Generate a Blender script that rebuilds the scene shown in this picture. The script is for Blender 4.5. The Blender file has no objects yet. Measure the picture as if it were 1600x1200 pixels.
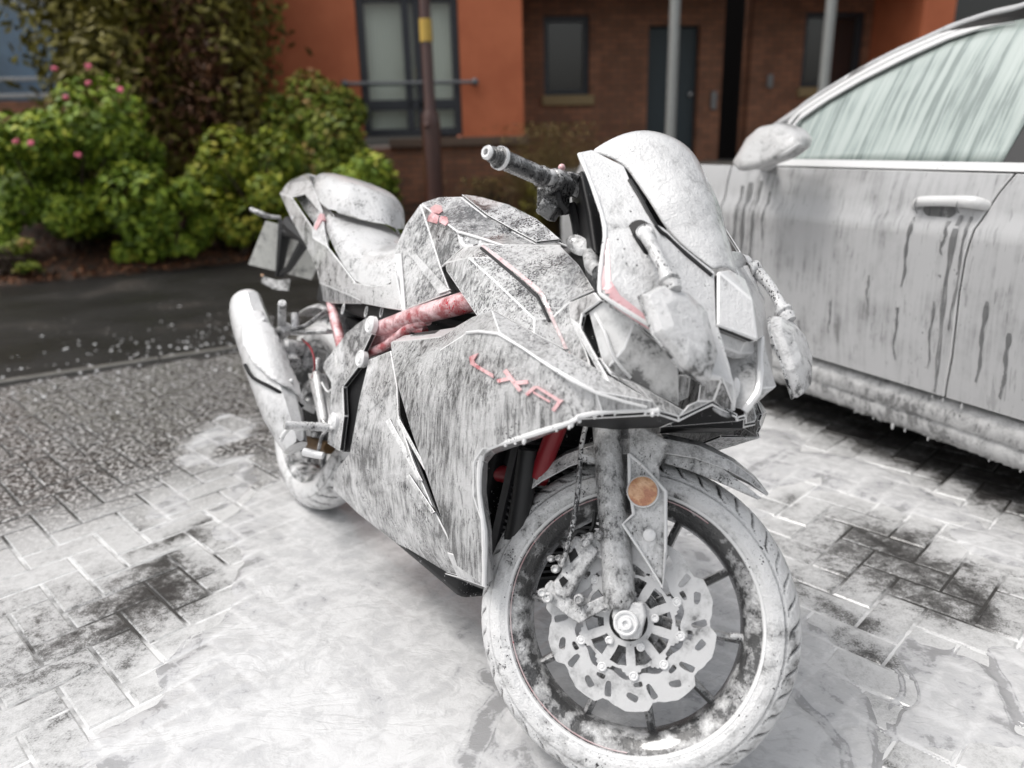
import bpy, bmesh, math, random
import numpy as np
from mathutils import Vector, Matrix, noise
from mathutils.bvhtree import BVHTree
R = math.radians
SC = bpy.context.scene
COL = SC.collection
random.seed(7); RNG = np.random.default_rng(7)

# ------------------------------------------------------------------ camera
F_PX, PITCH, ROLL, CAM_H = 1195.195, 0.309892, 0.0245666, 1.11843
def rot_axis(ax, a): return Matrix.Rotation(a, 3, Vector(ax))
FW = Vector((0, math.cos(PITCH), -math.sin(PITCH)))
UP = Vector((0, math.sin(PITCH), math.cos(PITCH)))
RT = Vector((1, 0, 0))
Q = rot_axis(FW, ROLL); RT = Q @ RT; UP = Q @ UP
CAM = Vector((0, 0, CAM_H))
cd = bpy.data.cameras.new('camera'); co = bpy.data.objects.new('camera', cd); COL.objects.link(co)
co.matrix_world = Matrix.Translation(CAM) @ Matrix((RT, UP, -FW)).transposed().to_4x4()
cd.sensor_width = 36; cd.sensor_fit = 'HORIZONTAL'; cd.lens = F_PX / 1600 * 36; cd.clip_start = .05; cd.clip_end = 500
cd.dof.use_dof = True; cd.dof.focus_distance = 1.55; cd.dof.aperture_fstop = 1.9
SC.camera = co
# ------------------------------------------------------------------ sky, sun, exposure
SUN_EL, SUN_AZ = R(64), R(262)
w = bpy.data.worlds.new('World'); SC.world = w; w.use_nodes = True
nt = w.node_tree; bg = nt.nodes['Background']
sky = nt.nodes.new('ShaderNodeTexSky'); sky.sky_type = 'NISHITA'; sky.sun_disc = False
sky.sun_elevation = SUN_EL; sky.sun_rotation = SUN_AZ; sky.air_density = 1.5; sky.dust_density = 5; sky.ozone_density = .5
hs = nt.nodes.new('ShaderNodeHueSaturation'); hs.inputs['Saturation'].default_value = .22
nt.links.new(sky.outputs[0], hs.inputs['Color']); nt.links.new(hs.outputs[0], bg.inputs[0]); bg.inputs[1].default_value = .15
sd = bpy.data.lights.new('sun', 'SUN'); sd.energy = 1.35; sd.angle = R(16); sd.color = (1, .97, .93)
so = bpy.data.objects.new('sun', sd); COL.objects.link(so)
so.rotation_euler = (R(90) - SUN_EL, 0, R(180) - SUN_AZ + R(0))
so.rotation_euler = Vector((math.sin(SUN_AZ) * math.cos(SUN_EL), math.cos(SUN_AZ) * math.cos(SUN_EL), math.sin(SUN_EL))).to_track_quat('Z', 'Y').to_euler()
SC.view_settings.view_transform = 'Standard'; SC.view_settings.look = 'None'; SC.view_settings.exposure = 0.25; SC.view_settings.gamma = 1

# ------------------------------------------------------------------ frames: photo ray -> plane
def ray(u, v): return FW + RT * ((u - 800) / F_PX) - UP * ((v - 600) / F_PX)
class Frame:
    def __init__(s, o, m): s.o = Vector(o); s.m = m; s.mi = m.transposed()
    def loc(s, p): return s.mi @ (Vector(p) - s.o)
    def w(s, p): return s.o + s.m @ Vector(p)
    def on(s, u, v, Y=None, X=None, Z=None):
        o = s.loc(CAM); d = s.mi @ ray(u, v)
        t = ((Y - o.y) / d.y) if Y is not None else ((X - o.x) / d.x) if X is not None else ((Z - o.z) / d.z)
        return o + d * t
WORLD = Frame((0, 0, 0), Matrix.Identity(3))
YAW, LEAN, STEER, WB, TRAIL, RW = -0.9528803, 0.3001537, 0.6205284, 1.38256, .0900746, .298
BM = rot_axis((0, 0, 1), YAW) @ rot_axis((1, 0, 0), -LEAN)
BK = Frame((-0.6746332, 2.266168, 0), BM)
SA = Vector((-math.sin(R(25)), 0, math.cos(R(25)))); A0 = Vector((WB + TRAIL, 0, 0)); SM = rot_axis(SA, STEER)
def st(p): return A0 + SM @ (Vector(p) - A0)            # steered front end -> bike frame
def P(u, v, Y): return BK.on(u, v, Y=Y)
_SF = Frame(BK.w(A0), BM @ SM)
def PSl(u, v, Y): return _SF.on(u, v, Y=Y) + A0          # unsteered coords of a photo point
def PS(u, v, Y): return st(PSl(u, v, Y))

# ------------------------------------------------------------------ object helpers
def tag(o, label=None, cat=None, group=None, kind=None):
    if label: o['label'] = label
    if cat: o['category'] = cat
    if group: o['group'] = group
    if kind: o['kind'] = kind
    return o
def empty(name, loc, rot=None, **k):
    o = bpy.data.objects.new(name, None); COL.objects.link(o); o.empty_display_size = .1
    m = Matrix.Translation(Vector(loc))
    if rot is not None: m = m @ rot.to_4x4()
    o.matrix_world = m; return tag(o, **k)
def mesh(name, vs, fs, mat, parent=None, smooth=False, mods=(), mi=None):
    me = bpy.data.meshes.new(name); me.from_pydata([tuple(v) for v in vs], [], [tuple(f) for f in fs]); me.update()
    o = bpy.data.objects.new(name, me); COL.objects.link(o)
    for m in (mat if isinstance(mat, (list, tuple)) else [mat]): me.materials.append(m)
    if smooth: me.polygons.foreach_set('use_smooth', [True] * len(me.polygons))
    if mi: me.polygons.foreach_set('material_index', mi)
    if parent: o.parent = parent
    return o
def recalc(o):
    bm = bmesh.new(); bm.from_mesh(o.data); bmesh.ops.remove_doubles(bm, verts=bm.verts, dist=1e-5)
    bmesh.ops.recalc_face_normals(bm, faces=bm.faces); bm.to_mesh(o.data); bm.free()
def solid(o, th, off=0.):
    m = o.modifiers.new('solid', 'SOLIDIFY'); m.thickness = th; m.offset = off
def bevel(o, wd, seg=2, ang=18, mat=-1, wn=True):
    m = o.modifiers.new('bevel', 'BEVEL'); m.width = wd; m.segments = seg; m.limit_method = 'ANGLE'; m.angle_limit = R(ang); m.material = mat
    if wn:
        o.data.polygons.foreach_set('use_smooth', [True] * len(o.data.polygons))
        o.modifiers.new('wn', 'WEIGHTED_NORMAL')
def subsurf(o, n, simple=False):
    m = o.modifiers.new('sub', 'SUBSURF'); m.levels = n; m.render_levels = n
    if simple: m.subdivision_type = 'SIMPLE'
    o.data.polygons.foreach_set('use_smooth', [True] * len(o.data.polygons))
class MB:
    def __init__(s, lump=0): s.v = []; s.f = []; s.lump = lump
    def add(s, vs, fs):
        b = len(s.v); s.v += [Vector(v) for v in vs]; s.f += [tuple(b + i for i in f) for f in fs]
    def box(s, c, size, m=None):
        c = Vector(c); hx, hy, hz = [q / 2 for q in size]; m = m or Matrix.Identity(3)
        vs = [c + m @ Vector((x * hx, y * hy, z * hz)) for x in (-1, 1) for y in (-1, 1) for z in (-1, 1)]
        s.add(vs, [(0, 1, 3, 2), (4, 6, 7, 5), (0, 4, 5, 1), (2, 3, 7, 6), (0, 2, 6, 4), (1, 5, 7, 3)])
    def tube(s, pts, r, n=12, cap=True, sm=0, squash=None):
        pts = [Vector(p) for p in pts]; rs = list(r) if isinstance(r, (list, tuple)) else [r] * len(pts)
        lump_ = s.lump
        if sm and len(pts) > 2:
            np_, nr = [], []
            for i in range(len(pts) - 1):
                p0 = pts[max(i - 1, 0)]; p1 = pts[i]; p2 = pts[i + 1]; p3 = pts[min(i + 2, len(pts) - 1)]
                for k in range(sm):
                    t = k / sm
                    np_.append(.5 * ((2 * p1) + (p2 - p0) * t + (2 * p0 - 5 * p1 + 4 * p2 - p3) * t * t + (3 * p1 - p0 - 3 * p2 + p3) * t ** 3)); nr.append(rs[i] * (1 - t) + rs[i + 1] * t)
            np_.append(pts[-1]); nr.append(rs[-1]); pts, rs = np_, nr
        if lump_: rs = [q * (1 + lump_ * noise.noise(p * 55.) + lump_ * .7 * noise.noise(p * 150.)) for p, q in zip(pts, rs)]
        T = [(pts[min(i + 1, len(pts) - 1)] - pts[max(i - 1, 0)]).normalized() for i in range(len(pts))]
        a = T[0].orthogonal().normalized()
        if squash: a = (Vector(squash[0]) - T[0] * Vector(squash[0]).dot(T[0])).normalized()
        vs = []
        for p, t, q in zip(pts, T, rs):
            a = (a - t * a.dot(t)).normalized(); b = t.cross(a)
            k = squash[1] if squash else 1
            for j in range(n):
                an = 2 * math.pi * j / n; vs.append(p + a * math.cos(an) * q * k + b * math.sin(an) * q)
        fs = [(i * n + j, i * n + (j + 1) % n, (i + 1) * n + (j + 1) % n, (i + 1) * n + j) for i in range(len(pts) - 1) for j in range(n)]
        if cap: fs += [tuple(range(n))[::-1], tuple((len(pts) - 1) * n + j for j in range(n))]
        s.add(vs, fs)
    def lathe(s, c, ax, prof, n=32, cap=True):
        """prof = [(dist along ax, radius)]"""
        c = Vector(c); ax = Vector(ax).normalized(); a = ax.orthogonal().normalized(); b = ax.cross(a); vs = []
        for d, q in prof:
            for j in range(n):
                an = 2 * math.pi * j / n; vs.append(c + ax * d + (a * math.cos(an) + b * math.sin(an)) * q)
        fs = [(i * n + j, i * n + (j + 1) % n, (i + 1) * n + (j + 1) % n, (i + 1) * n + j) for i in range(len(prof) - 1) for j in range(n)]
        if cap: fs += [tuple(range(n))[::-1], tuple((len(prof) - 1) * n + j for j in range(n))]
        s.add(vs, fs)
    def prism(s, pts, th):
        """pts 3D outline, extruded by vector th"""
        n = len(pts); th = Vector(th); vs = [Vector(p) for p in pts] + [Vector(p) + th for p in pts]
        s.add(vs, [tuple(range(n))[::-1], tuple(range(n, 2 * n))] + [(i, (i + 1) % n, n + (i + 1) % n, n + i) for i in range(n)])
    def ball(s, c, r, n=10, sc=(1, 1, 1)):
        prof = [(-math.cos(math.pi * i / n) * r * sc[2], max(math.sin(math.pi * i / n) * r, 1e-5)) for i in range(n + 1)]
        s.lathe(c, (0, 0, 1), prof, n * 2, False)
    def build(s, name, mat, parent=None, smooth=False, bev=0, seg=2, ang=30, bmat=-1):
        o = mesh(name, s.v, s.f, mat, parent, smooth); recalc(o)
        if bev: bevel(o, bev, seg, ang, bmat)
        elif smooth:
            m = o.modifiers.new('es', 'EDGE_SPLIT'); m.split_angle = R(38)
        return o

# ------------------------------------------------------------------ materials
class NT:
    def __init__(s, name):
        s.m = bpy.data.materials.new(name); s.m.use_nodes = True; s.t = s.m.node_tree; s.b = s.t.nodes['Principled BSDF']
    def n(s, ty, **k):
        q = s.t.nodes.new(ty)
        for a, b in k.items():
            if a.startswith('i_'):
                key = a[2:]; key = int(key) if key.isdigit() else key.replace('_', ' '); q.inputs[key].default_value = b
            else: setattr(q, a, b)
        return q
    def l(s, a, b): s.t.links.new(a, b)
    def noise(s, vec, scale, detail=4, rough=.55, dist=0.):
        q = s.n('ShaderNodeTexNoise', i_Scale=scale, i_Detail=detail, i_Roughness=rough, i_Distortion=dist); s.l(vec, q.inputs['Vector']); return q.outputs[0]
    def mapv(s, vec, scale, rot=(0, 0, 0), loc=(0, 0, 0)):
        q = s.n('ShaderNodeMapping'); q.inputs['Scale'].default_value = scale; q.inputs['Rotation'].default_value = rot; q.inputs['Location'].default_value = loc; s.l(vec, q.inputs[0]); return q.outputs[0]
    def rng(s, x, a, b, c=0., d=1., st_='SMOOTHSTEP'):
        q = s.n('ShaderNodeMapRange', interpolation_type=st_); s.l(x, q.inputs[0])
        for i, k in zip((1, 2, 3, 4), (a, b, c, d)): q.inputs[i].default_value = k
        return q.outputs[0]
    def math(s, op, a, b=None, c=None):
        q = s.n('ShaderNodeMath', operation=op)
        for i, x in enumerate((a, b, c)):
            if x is None: continue
            if isinstance(x, (int, float)): q.inputs[i].default_value = x
            else: s.l(x, q.inputs[i])
        return q.outputs[0]
    def mix(s, f, a, b):
        q = s.n('ShaderNodeMix', data_type='RGBA')
        for i, x in ((0, f), (6, a), (7, b)):
            if isinstance(x, (int, float)): q.inputs[i].default_value = x
            elif isinstance(x, (tuple, list)): q.inputs[i].default_value = (*x[:3], 1)
            else: s.l(x, q.inputs[i])
        return q.outputs[2]
    def ramp(s, x, stops):
        q = s.n('ShaderNodeValToRGB'); s.l(x, q.inputs[0]); e = q.color_ramp.elements
        while len(e) > 1: e.remove(e[-1])
        for i, (p, c) in enumerate(stops):
            k = e[0] if i == 0 else e.new(p); k.position = p; k.color = (*c, 1) if len(c) == 3 else c
        return q.outputs[0]
    def bump(s, h, st_=.3, d=.002):
        q = s.n('ShaderNodeBump', i_Strength=st_, i_Distance=d); s.l(h, q.inputs['Height']); s.l(q.outputs[0], s.b.inputs['Normal']); return q
    def set(s, **k):
        for a, b in k.items():
            s.b.inputs[a.replace('_', ' ')].default_value = (*b, 1) if isinstance(b, tuple) and len(b) == 3 else b
        return s
def plain(name, c, rough=.5, metal=0., coat=0., var=.15, sc=30):
    t = NT(name); t.set(Roughness=rough, Metallic=metal, Coat_Weight=coat)
    tc = t.n('ShaderNodeTexCoord'); nz = t.noise(tc.outputs['Object'], sc, 5)
    t.l(t.mix(nz, tuple(x * (1 - var) for x in c), tuple(min(1, x * (1 + var)) for x in c)), t.b.inputs['Base Color'])
    return t.m
W1 = (.67, .67, .675)
def foam(name, base=(.012, .012, .014), cover=.6, streak=.5, speck=.35, grey=.5, scale=1., stz=.14, white=W1, bump=.7, tilt=(0, LEAN, 0), up=.25, sd_=0., fk=.16, ysc=1., rx=-LEAN):
    """shaving-cream like wash foam lying on a glossy base; cover 0..1, streak = runs along gravity"""
    t = NT(name); tc = t.n('ShaderNodeTexCoord'); ob = t.mapv(tc.outputs['Object'], (1, 1, 1), rot=(rx, 0, 0), loc=(sd_, sd_ * .7, 0))
    warp = t.noise(ob, 14 * scale, 3)
    big = t.noise(ob, 7 * scale, 3, .5)
    stv = t.mapv(ob, (1, ysc, stz))
    st1 = t.noise(stv, 120 * scale, 6, .65, .4)
    st2 = t.noise(t.mapv(ob, (1, ysc, stz * 1.6), loc=(3, 1, 2)), 240 * scale, 3, .6, .2)
    fine = t.noise(ob, 330 * scale, 2, .5)
    mid = t.noise(ob, 34 * scale, 4, .6)
    geo = t.n('ShaderNodeNewGeometry'); sx = t.n('ShaderNodeSeparateXYZ'); t.l(geo.outputs['Normal'], sx.inputs[0])
    upv = t.rng(sx.outputs['Z'], -.1, .8)
    a = t.math('MULTIPLY', st1, streak); a = t.math('MULTIPLY_ADD', mid, 1 - streak, a)
    a = t.math('MULTIPLY_ADD', t.math('SUBTRACT', big, .5), .55, a)
    a = t.math('MULTIPLY_ADD', t.math('SUBTRACT', fine, .5), fk, a)
    a = t.math('MULTIPLY_ADD', upv, up * .35, a)
    a = t.math('ADD', a, (cover - .5) * .6)
    a = t.math('MULTIPLY_ADD', t.math('SUBTRACT', a, .5), 2.1, .5)
    thin = tuple(b * .5 + .10 * grey for b in base) if sum(base) < .1 else tuple(min(1, b * .55 + .12 * grey) for b in base)
    m1 = tuple(x * (.55 * grey + .12) + y * .25 for x, y in zip(white, base))
    m2 = tuple(x * (.45 * grey + .42) + y * .12 for x, y in zip(white, base))
    col = t.ramp(a, [(.24, thin), (.38, m1), (.53, m2), (.70, white)])
    # specks where the paint shows through
    spn = t.noise(t.mapv(ob, (1, 1, .6), loc=(7, 3, 1)), 260 * scale, 2, .6)
    reg = t.noise(t.mapv(ob, (1, 1, 1), loc=(1, 9, 4)), 16 * scale, 3, .6)
    s_ = t.math('ADD', spn, t.math('MULTIPLY', t.math('SUBTRACT', reg, .5), .75))
    s_ = t.math('MULTIPLY_ADD', t.math('SUBTRACT', .5, st2), .55, s_)
    lo = .80 - .28 * speck
    sm = t.rng(s_, lo, lo + .04)
    # thin vertical runs
    rn = t.math('ADD', st2, t.math('MULTIPLY', t.math('SUBTRACT', reg, .5), .5))
    rl = .80 - .27 * streak
    sm2 = t.math('MULTIPLY', t.rng(rn, rl, rl + .06), min(1, .35 + speck))
    mk = t.math('MAXIMUM', sm, sm2)
    col = t.mix(mk, col, base)
    t.l(col, t.b.inputs['Base Color'])
    t.l(t.rng(mk, 0, 1, .30, .10), t.b.inputs['Roughness'])
    t.set(Specular_IOR_Level=.5, Coat_Weight=.75, Coat_Roughness=.05)
    h = t.math('MULTIPLY_ADD', mk, -1.2, t.math('MULTIPLY_ADD', a, 1.6, t.math('MULTIPLY', fine, .35)))
    t.bump(h, bump, .003)
    return t.m
BLK = (.012, .012, .014); RED = (.62, .012, .03)
M = {}
M['panel'] = foam('foam_streaked', cover=.46, streak=.8, speck=.42, grey=.6, stz=.09)
M['fair'] = foam('foam_grey_fairing', cover=.47, streak=.8, stz=.07, speck=.16, grey=.74, base=(.03, .03, .03), up=.1, white=(.56, .56, .565))
M['belly'] = foam('foam_belly', cover=.47, streak=.6, speck=.42, grey=.68, stz=.2)
M['speck'] = foam('foam_speckled', cover=.48, streak=.2, speck=.9, grey=.6, scale=1.05, stz=.6, up=.1)
M['tank'] = foam('foam_tank', cover=.38, streak=.65, speck=.6, grey=.5, up=.2, stz=.12)
M['white'] = foam('foam_thick', cover=.55, streak=.4, speck=-.1, grey=.95, bump=.6, scale=.8, stz=.3, base=(.08, .08, .08))
M['wspeck'] = foam('foam_thick_flecked', cover=.48, streak=.4, speck=.55, grey=.9, stz=.4)
M['seat'] = foam('foam_seat', cover=.46, streak=.5, speck=.34, grey=.82, up=.5)
M['edge'] = foam('foam_rim', cover=.9, streak=.2, speck=.15, grey=1, bump=.2, white=(.76, .76, .765))
M['tyre'] = foam('foam_tyre', cover=.58, streak=.1, speck=.2, grey=.85, stz=1, base=(.02, .02, .02))
M['tyred'] = foam('foam_tyre_groove', cover=.12, streak=.1, speck=.1, grey=.35, stz=1)
M['alu'] = foam('foam_metal', cover=.42, streak=.35, speck=.5, grey=.75, base=(.06, .06, .065), stz=.5)
M['disc'] = foam('foam_disc', cover=.56, streak=.2, speck=-.1, grey=.9, base=(.05, .05, .05), stz=.7, bump=.25, scale=.8, white=(.56, .56, .565))
def flecked(name, base, amt, sc=220, c2=(.6, .6, .61), sheen=.25):
    t = NT(name); tc = t.n('ShaderNodeTexCoord'); ob = tc.outputs['Object']; a = t.noise(ob, sc, 3, .6); b = t.noise(ob, 22, 4, .6); c = t.noise(ob, 60, 4, .6)
    k = t.math('ADD', a, t.math('MULTIPLY', t.math('SUBTRACT', b, .5), .7)); lo = .86 - .36 * amt; m_ = t.rng(k, lo, lo + .05)
    col = t.mix(t.rng(c, .45, .75), base, tuple(x + .05 * sheen * 4 for x in base)); t.l(t.mix(m_, col, c2), t.b.inputs['Base Color']); t.set(Roughness=.5, Specular_IOR_Level=.25); t.bump(m_, .6, .002); return t.m
M['dark'] = flecked('flecked_black', (.010, .010, .011), .42, sheen=.02)
M['darkw'] = foam('foam_half_black', cover=.34, streak=.3, speck=.8, grey=.7, stz=.7, scale=.8)
M['fork'] = foam('foam_fork', cover=.37, streak=.45, speck=.3, grey=.75, base=(.03, .03, .03), stz=.35)
M['red'] = foam('foam_on_red', base=(.6, .012, .03), cover=.42, streak=.15, speck=.5, grey=.6, white=(.9, .62, .64), stz=.8)
M['pink'] = foam('foam_pink_stripe', base=(.72, .12, .16), cover=.5, streak=.3, speck=-.1, grey=.9, white=(.72, .45, .47), stz=.6, bump=.1)
M['pinkthin'] = foam('foam_faded_stripe', base=(.5, .08, .11), cover=.5, streak=.3, speck=.3, grey=.95, white=(.66, .56, .565), stz=.6, bump=.2)
M['letter'] = foam('foam_letter_red', base=(.62, .03, .06), cover=.46, streak=.55, speck=.2, grey=.75, white=(.74, .48, .49), bump=.2)
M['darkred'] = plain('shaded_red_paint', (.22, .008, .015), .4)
M['black'] = plain('black_plastic', (.015, .015, .016), .45)
M['orange'] = foam('foam_orange_reflector', base=(.75, .22, .04), cover=.4, streak=.1, speck=-.2, grey=.8, white=(.8, .5, .3), stz=1, scale=1.6)
M['plate'] = foam('foam_plate', base=(.3, .3, .28), cover=.6, streak=.2, speck=0, grey=.95, white=(.72, .72, .68))
M['lens'] = foam('foam_headlight', base=(.07, .07, .07), cover=.4, streak=.1, speck=-.2, grey=.95, white=(.66, .66, .66), stz=.8, scale=.6, bump=.1)
M['mirror'] = foam('foam_mirror', cover=.47, streak=.3, speck=.12, grey=1., stz=.8, scale=1.6)
M['rim'] = foam('foam_rim_black', cover=.28, streak=.1, speck=.3, grey=.5, stz=1)

# ------------------------------------------------------------------ ground
def fbm(X, Y, sc, oct=4, seed=0, gain=.5):
    """vectorised value noise, 0..1"""
    out = np.zeros_like(X, dtype=float); amp = 1.; tot = 0.
    rg = np.random.default_rng(seed); tab = rg.random((256, 256))
    for o in range(oct):
        x = X * sc + 17.3 * o; y = Y * sc + 9.1 * o; xi = np.floor(x).astype(int); yi = np.floor(y).astype(int)
        fx = x - xi; fy = y - yi; fx = fx * fx * (3 - 2 * fx); fy = fy * fy * (3 - 2 * fy)
        a = tab[xi % 256, yi % 256]; b = tab[(xi + 1) % 256, yi % 256]; c = tab[xi % 256, (yi + 1) % 256]; d = tab[(xi + 1) % 256, (yi + 1) % 256]
        out += amp * ((a * (1 - fx) + b * fx) * (1 - fy) + (c * (1 - fx) + d * fx) * fy); tot += amp; amp *= gain; sc *= 2
    return out / tot
def G(u, v): p = WORLD.on(u, v, Z=0); return np.array([p.x, p.y])
# foam field on the paving, in metres on the ground (positions measured from the photograph)
BLOBS = [(620, 960, .34, 1.1), (470, 1080, .28, 1.1), (560, 850, .26, 1.), (700, 1160, .26, 1.1), (360, 1190, .2, .7), (440, 900, .2, .8), (900, 1195, .25, .8),
         (330, 760, .22, .4), (180, 800, .2, .3), (420, 790, .2, .5), (1120, 700, .3, 1.1), (1210, 700, .16, .8), (1330, 735, .14, 1.), (1440, 780, .12, 1.), (1560, 850, .12, 1.), (1250, 1010, .16, .5),
         (1500, 1110, .14, .7), (1600, 1050, .16, .9), (1380, 1190, .2, .6), (1220, 1160, .18, .7), (700, 700, .5, .9), (1000, 900, .4, .9), (60, 1180, .12, .25), (330, 690, .25, .45), (330, 660, .3, .2), (120, 900, .2, .15),
         (270, 935, .13, -1.1), (330, 880, .1, -.6), (60, 1000, .14, -.4), (1400, 850, .17, -1.), (1500, 930, .12, -.9), (1330, 900, .1, -.5), (1100, 740, .07, -.5), (1340, 1040, .08, -.5), (1480, 1180, .1, -.3)]
STREAMS = [([(430, 740), (370, 795), (300, 820), (230, 905), (205, 960), (195, 1020), (150, 1080), (110, 1150)], .014, .9), ([(1240, 890), (1290, 935), (1335, 965), (1370, 1000), (1385, 1050), (1395, 1110), (1380, 1200)], .020, .8), ([(1370, 1000), (1420, 1050), (1425, 1090), (1410, 1130)], .008, .9),
           ([(1455, 905), (1490, 950), (1530, 985), (1550, 1050), (1590, 1140)], .015, .8), ([(560, 960), (510, 1000), (480, 1060), (470, 1130), (500, 1200)], .03, .16), ([(740, 1190), (755, 1130), (790, 1090), (770, 1060)], .022, 1.1), ([(1050, 790), (1150, 750), (1230, 705), (1270, 700)], .02, .45),
           ([(640, 830), (520, 870), (430, 905), (400, 960), (380, 1040), (340, 1200)], .026, .17), ([(330, 790), (250, 810), (180, 850)], .012, .5), ([(720, 940), (640, 1010), (560, 1060), (500, 1150)], .02, .14), ([(1290, 740), (1240, 770), (1225, 810), (1180, 860)], .016, .5), ([(1310, 1190), (1290, 1120), (1250, 1080), (1220, 1060)], .014, .45), ([(640, 1200), (620, 1120), (660, 1060), (740, 1000)], .02, .15)]
CARO = Vector((1.016, 2.965, 0)); CARD = Vector((.427, -.904, 0)).normalized(); CARN = Vector((-.904, -.427, 0)).normalized()
def runs(X, Y):
    wx = X + .035 * (fbm(X, Y, 7, 3, 31) - .5) * 2; wy = Y + .035 * (fbm(X, Y, 7, 3, 32) - .5) * 2; out = np.zeros_like(X)
    for pts, r, a in STREAMS:
        dm = np.full_like(X, 9.); q = [G(*p) for p in pts]
        for p0, p1 in zip(q[:-1], q[1:]):
            d = p1 - p0; t = np.clip(((wx - p0[0]) * d[0] + (wy - p0[1]) * d[1]) / (d @ d), 0, 1); dm = np.minimum(dm, np.hypot(wx - p0[0] - t * d[0], wy - p0[1] - t * d[1]))
        out = np.maximum(out, min(a, 1) * np.exp(-(dm / (r * 1.25)) ** 2))
    return out
def foam_field(X, Y):
    wx = X + .05 * (fbm(X, Y, 6, 4, 5) - .5) * 2; wy = Y + .05 * (fbm(X, Y, 6, 4, 6) - .5) * 2
    m = np.zeros_like(X)
    for u, v, r, a in BLOBS:
        c = G(u, v); m += a * np.exp(-((wx - c[0]) ** 2 + (wy - c[1]) ** 2) / (r * r))
    m -= .55 * runs(X, Y)
    # bare and dry under the car
    s = (X - CARO.x) * CARN.x + (Y - CARO.y) * CARN.y       # >0 outside the car
    m -= 1.5 / (1 + np.exp(s / .03 + 3.5))
    n = fbm(wx, wy, 8, 3, 11, .4); n2 = fbm(wx * .8 + wy * .6, -.6 * wx + .8 * wy, 3.2, 3, 3)
    return m + (n - .5) * .6 + (n2 - .5) * .5
# paving blocks, 100 mm herringbone laid at 45 degrees
def paving():
    c, s = math.cos(R(45)), math.sin(R(45)); U = .0985
    vs, fs, film, rnd = [], [], [], []
    g, ch = .0027, .005
    for i in range(-70, 70):
        for j in range(-70, 70):
            k = (i - j) % 4
            if k == 0: x0, y0, x1, y1 = i, j, i + 2, j + 1
            elif k == 3: x0, y0, x1, y1 = i, j, i + 1, j + 2
            else: continue
            x0, x1, y0, y1 = x0 * U + g, x1 * U - g, y0 * U + g, y1 * U - g
            mx, my = (x0 + x1) / 2 * c - (y0 + y1) / 2 * s, (x0 + x1) / 2 * s + (y0 + y1) / 2 * c
            X, Y = mx + .03, my + 2.03
            # road edge line: kerb from (-2.66,3.7) to (-1.5,4.25)
            if Y > kerb_y(X) - .1 or Y < .3 or X < -5.2 or X > 4.4: continue
            ld = []
            tz = random.uniform(-.0012, .0012)
            for xx, yy, zz in [(x0, y0, -.012), (x1, y0, -.012), (x1, y1, -.012), (x0, y1, -.012), (x0, y0, -ch * .6), (x1, y0, -ch * .6), (x1, y1, -ch * .6), (x0, y1, -ch * .6),
                               (x0 + ch, y0 + ch, tz), (x1 - ch, y0 + ch, tz), (x1 - ch, y1 - ch, tz), (x0 + ch, y1 - ch, tz)]:
                ld.append((xx * c - yy * s + .03, xx * s + yy * c + 2.03, zz))
            b = len(vs); vs += ld
            fs += [(b + 8, b + 9, b + 10, b + 11)]
            for a in range(4):
                a2 = (a + 1) % 4; fs += [(b + a, b + a2, b + 4 + a2, b + 4 + a), (b + 4 + a, b + 4 + a2, b + 8 + a2, b + 8 + a)]
            rnd += [random.random()] * 12
    o = mesh('paving', vs, fs, M['paver'])
    A = np.array(vs); film = np.clip(foam_field(A[:, 0], A[:, 1]) * .5 + .40 - .55 * runs(A[:, 0], A[:, 1]), 0, .72)
    at = o.data.attributes.new('film', 'FLOAT', 'POINT'); at.data.foreach_set('value', film.astype(np.float32))
    at = o.data.attributes.new('rnd', 'FLOAT', 'POINT'); at.data.foreach_set('value', np.array(rnd, dtype=np.float32))
    return tag(o, 'herringbone grey block paving, wet and streaked with foam', kind='structure')
KL = (WORLD.on(0, 600, Z=0), WORLD.on(365, 546, Z=0))
def kerb_y(x): a, b = KL; return a.y + (x - a.x) * (b.y - a.y) / (b.x - a.x)
t = NT('wet_block_paving'); tc = t.n('ShaderNodeTexCoord'); ob = tc.outputs['Object']
fa = t.n('ShaderNodeAttribute', attribute_name='film'); ra = t.n('ShaderNodeAttribute', attribute_name='rnd')
n1 = t.noise(ob, 55, 5, .7); n2 = t.noise(ob, 240, 3, .7); n3 = t.noise(ob, 12, 4, .6, .8)
sp = t.n('ShaderNodeSeparateXYZ'); t.l(ob, sp.inputs[0])
# foam film: near the bike smeared, at the far left only specks
k = t.math('ADD', t.math('MULTIPLY', n1, .5), t.math('MULTIPLY', n2, .5)); k = t.math('ADD', k, t.math('MULTIPLY', t.math('SUBTRACT', n3, .5), .6))
k = t.math('ADD', k, t.math('MULTIPLY', t.math('SUBTRACT', fa.outputs['Fac'], .35), .6))
k = t.math('ADD', k, t.math('MULTIPLY', t.math('SUBTRACT', ra.outputs['Fac'], .5), .05))
far = t.rng(t.math('ADD', t.math('ADD', t.math('MULTIPLY', sp.outputs['X'], -.47), t.math('MULTIPLY', sp.outputs['Y'], .88)), t.math('MULTIPLY', t.math('SUBTRACT', n3, .5), .8)), 2.3, 3.0)
k = t.math('SUBTRACT', k, t.math('MULTIPLY', far, .10))
spk = t.rng(t.math('ADD', t.noise(ob, 62, 2, .8), t.math('MULTIPLY', t.math('SUBTRACT', n2, .5), .5)), .525, .60)
col = t.ramp(k, [(.24, (.03, .028, .027)), (.36, (.13, .128, .125)), (.46, (.38, .38, .38)), (.60, (.52, .52, .52)), (.85, (.64, .64, .64))])
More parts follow.
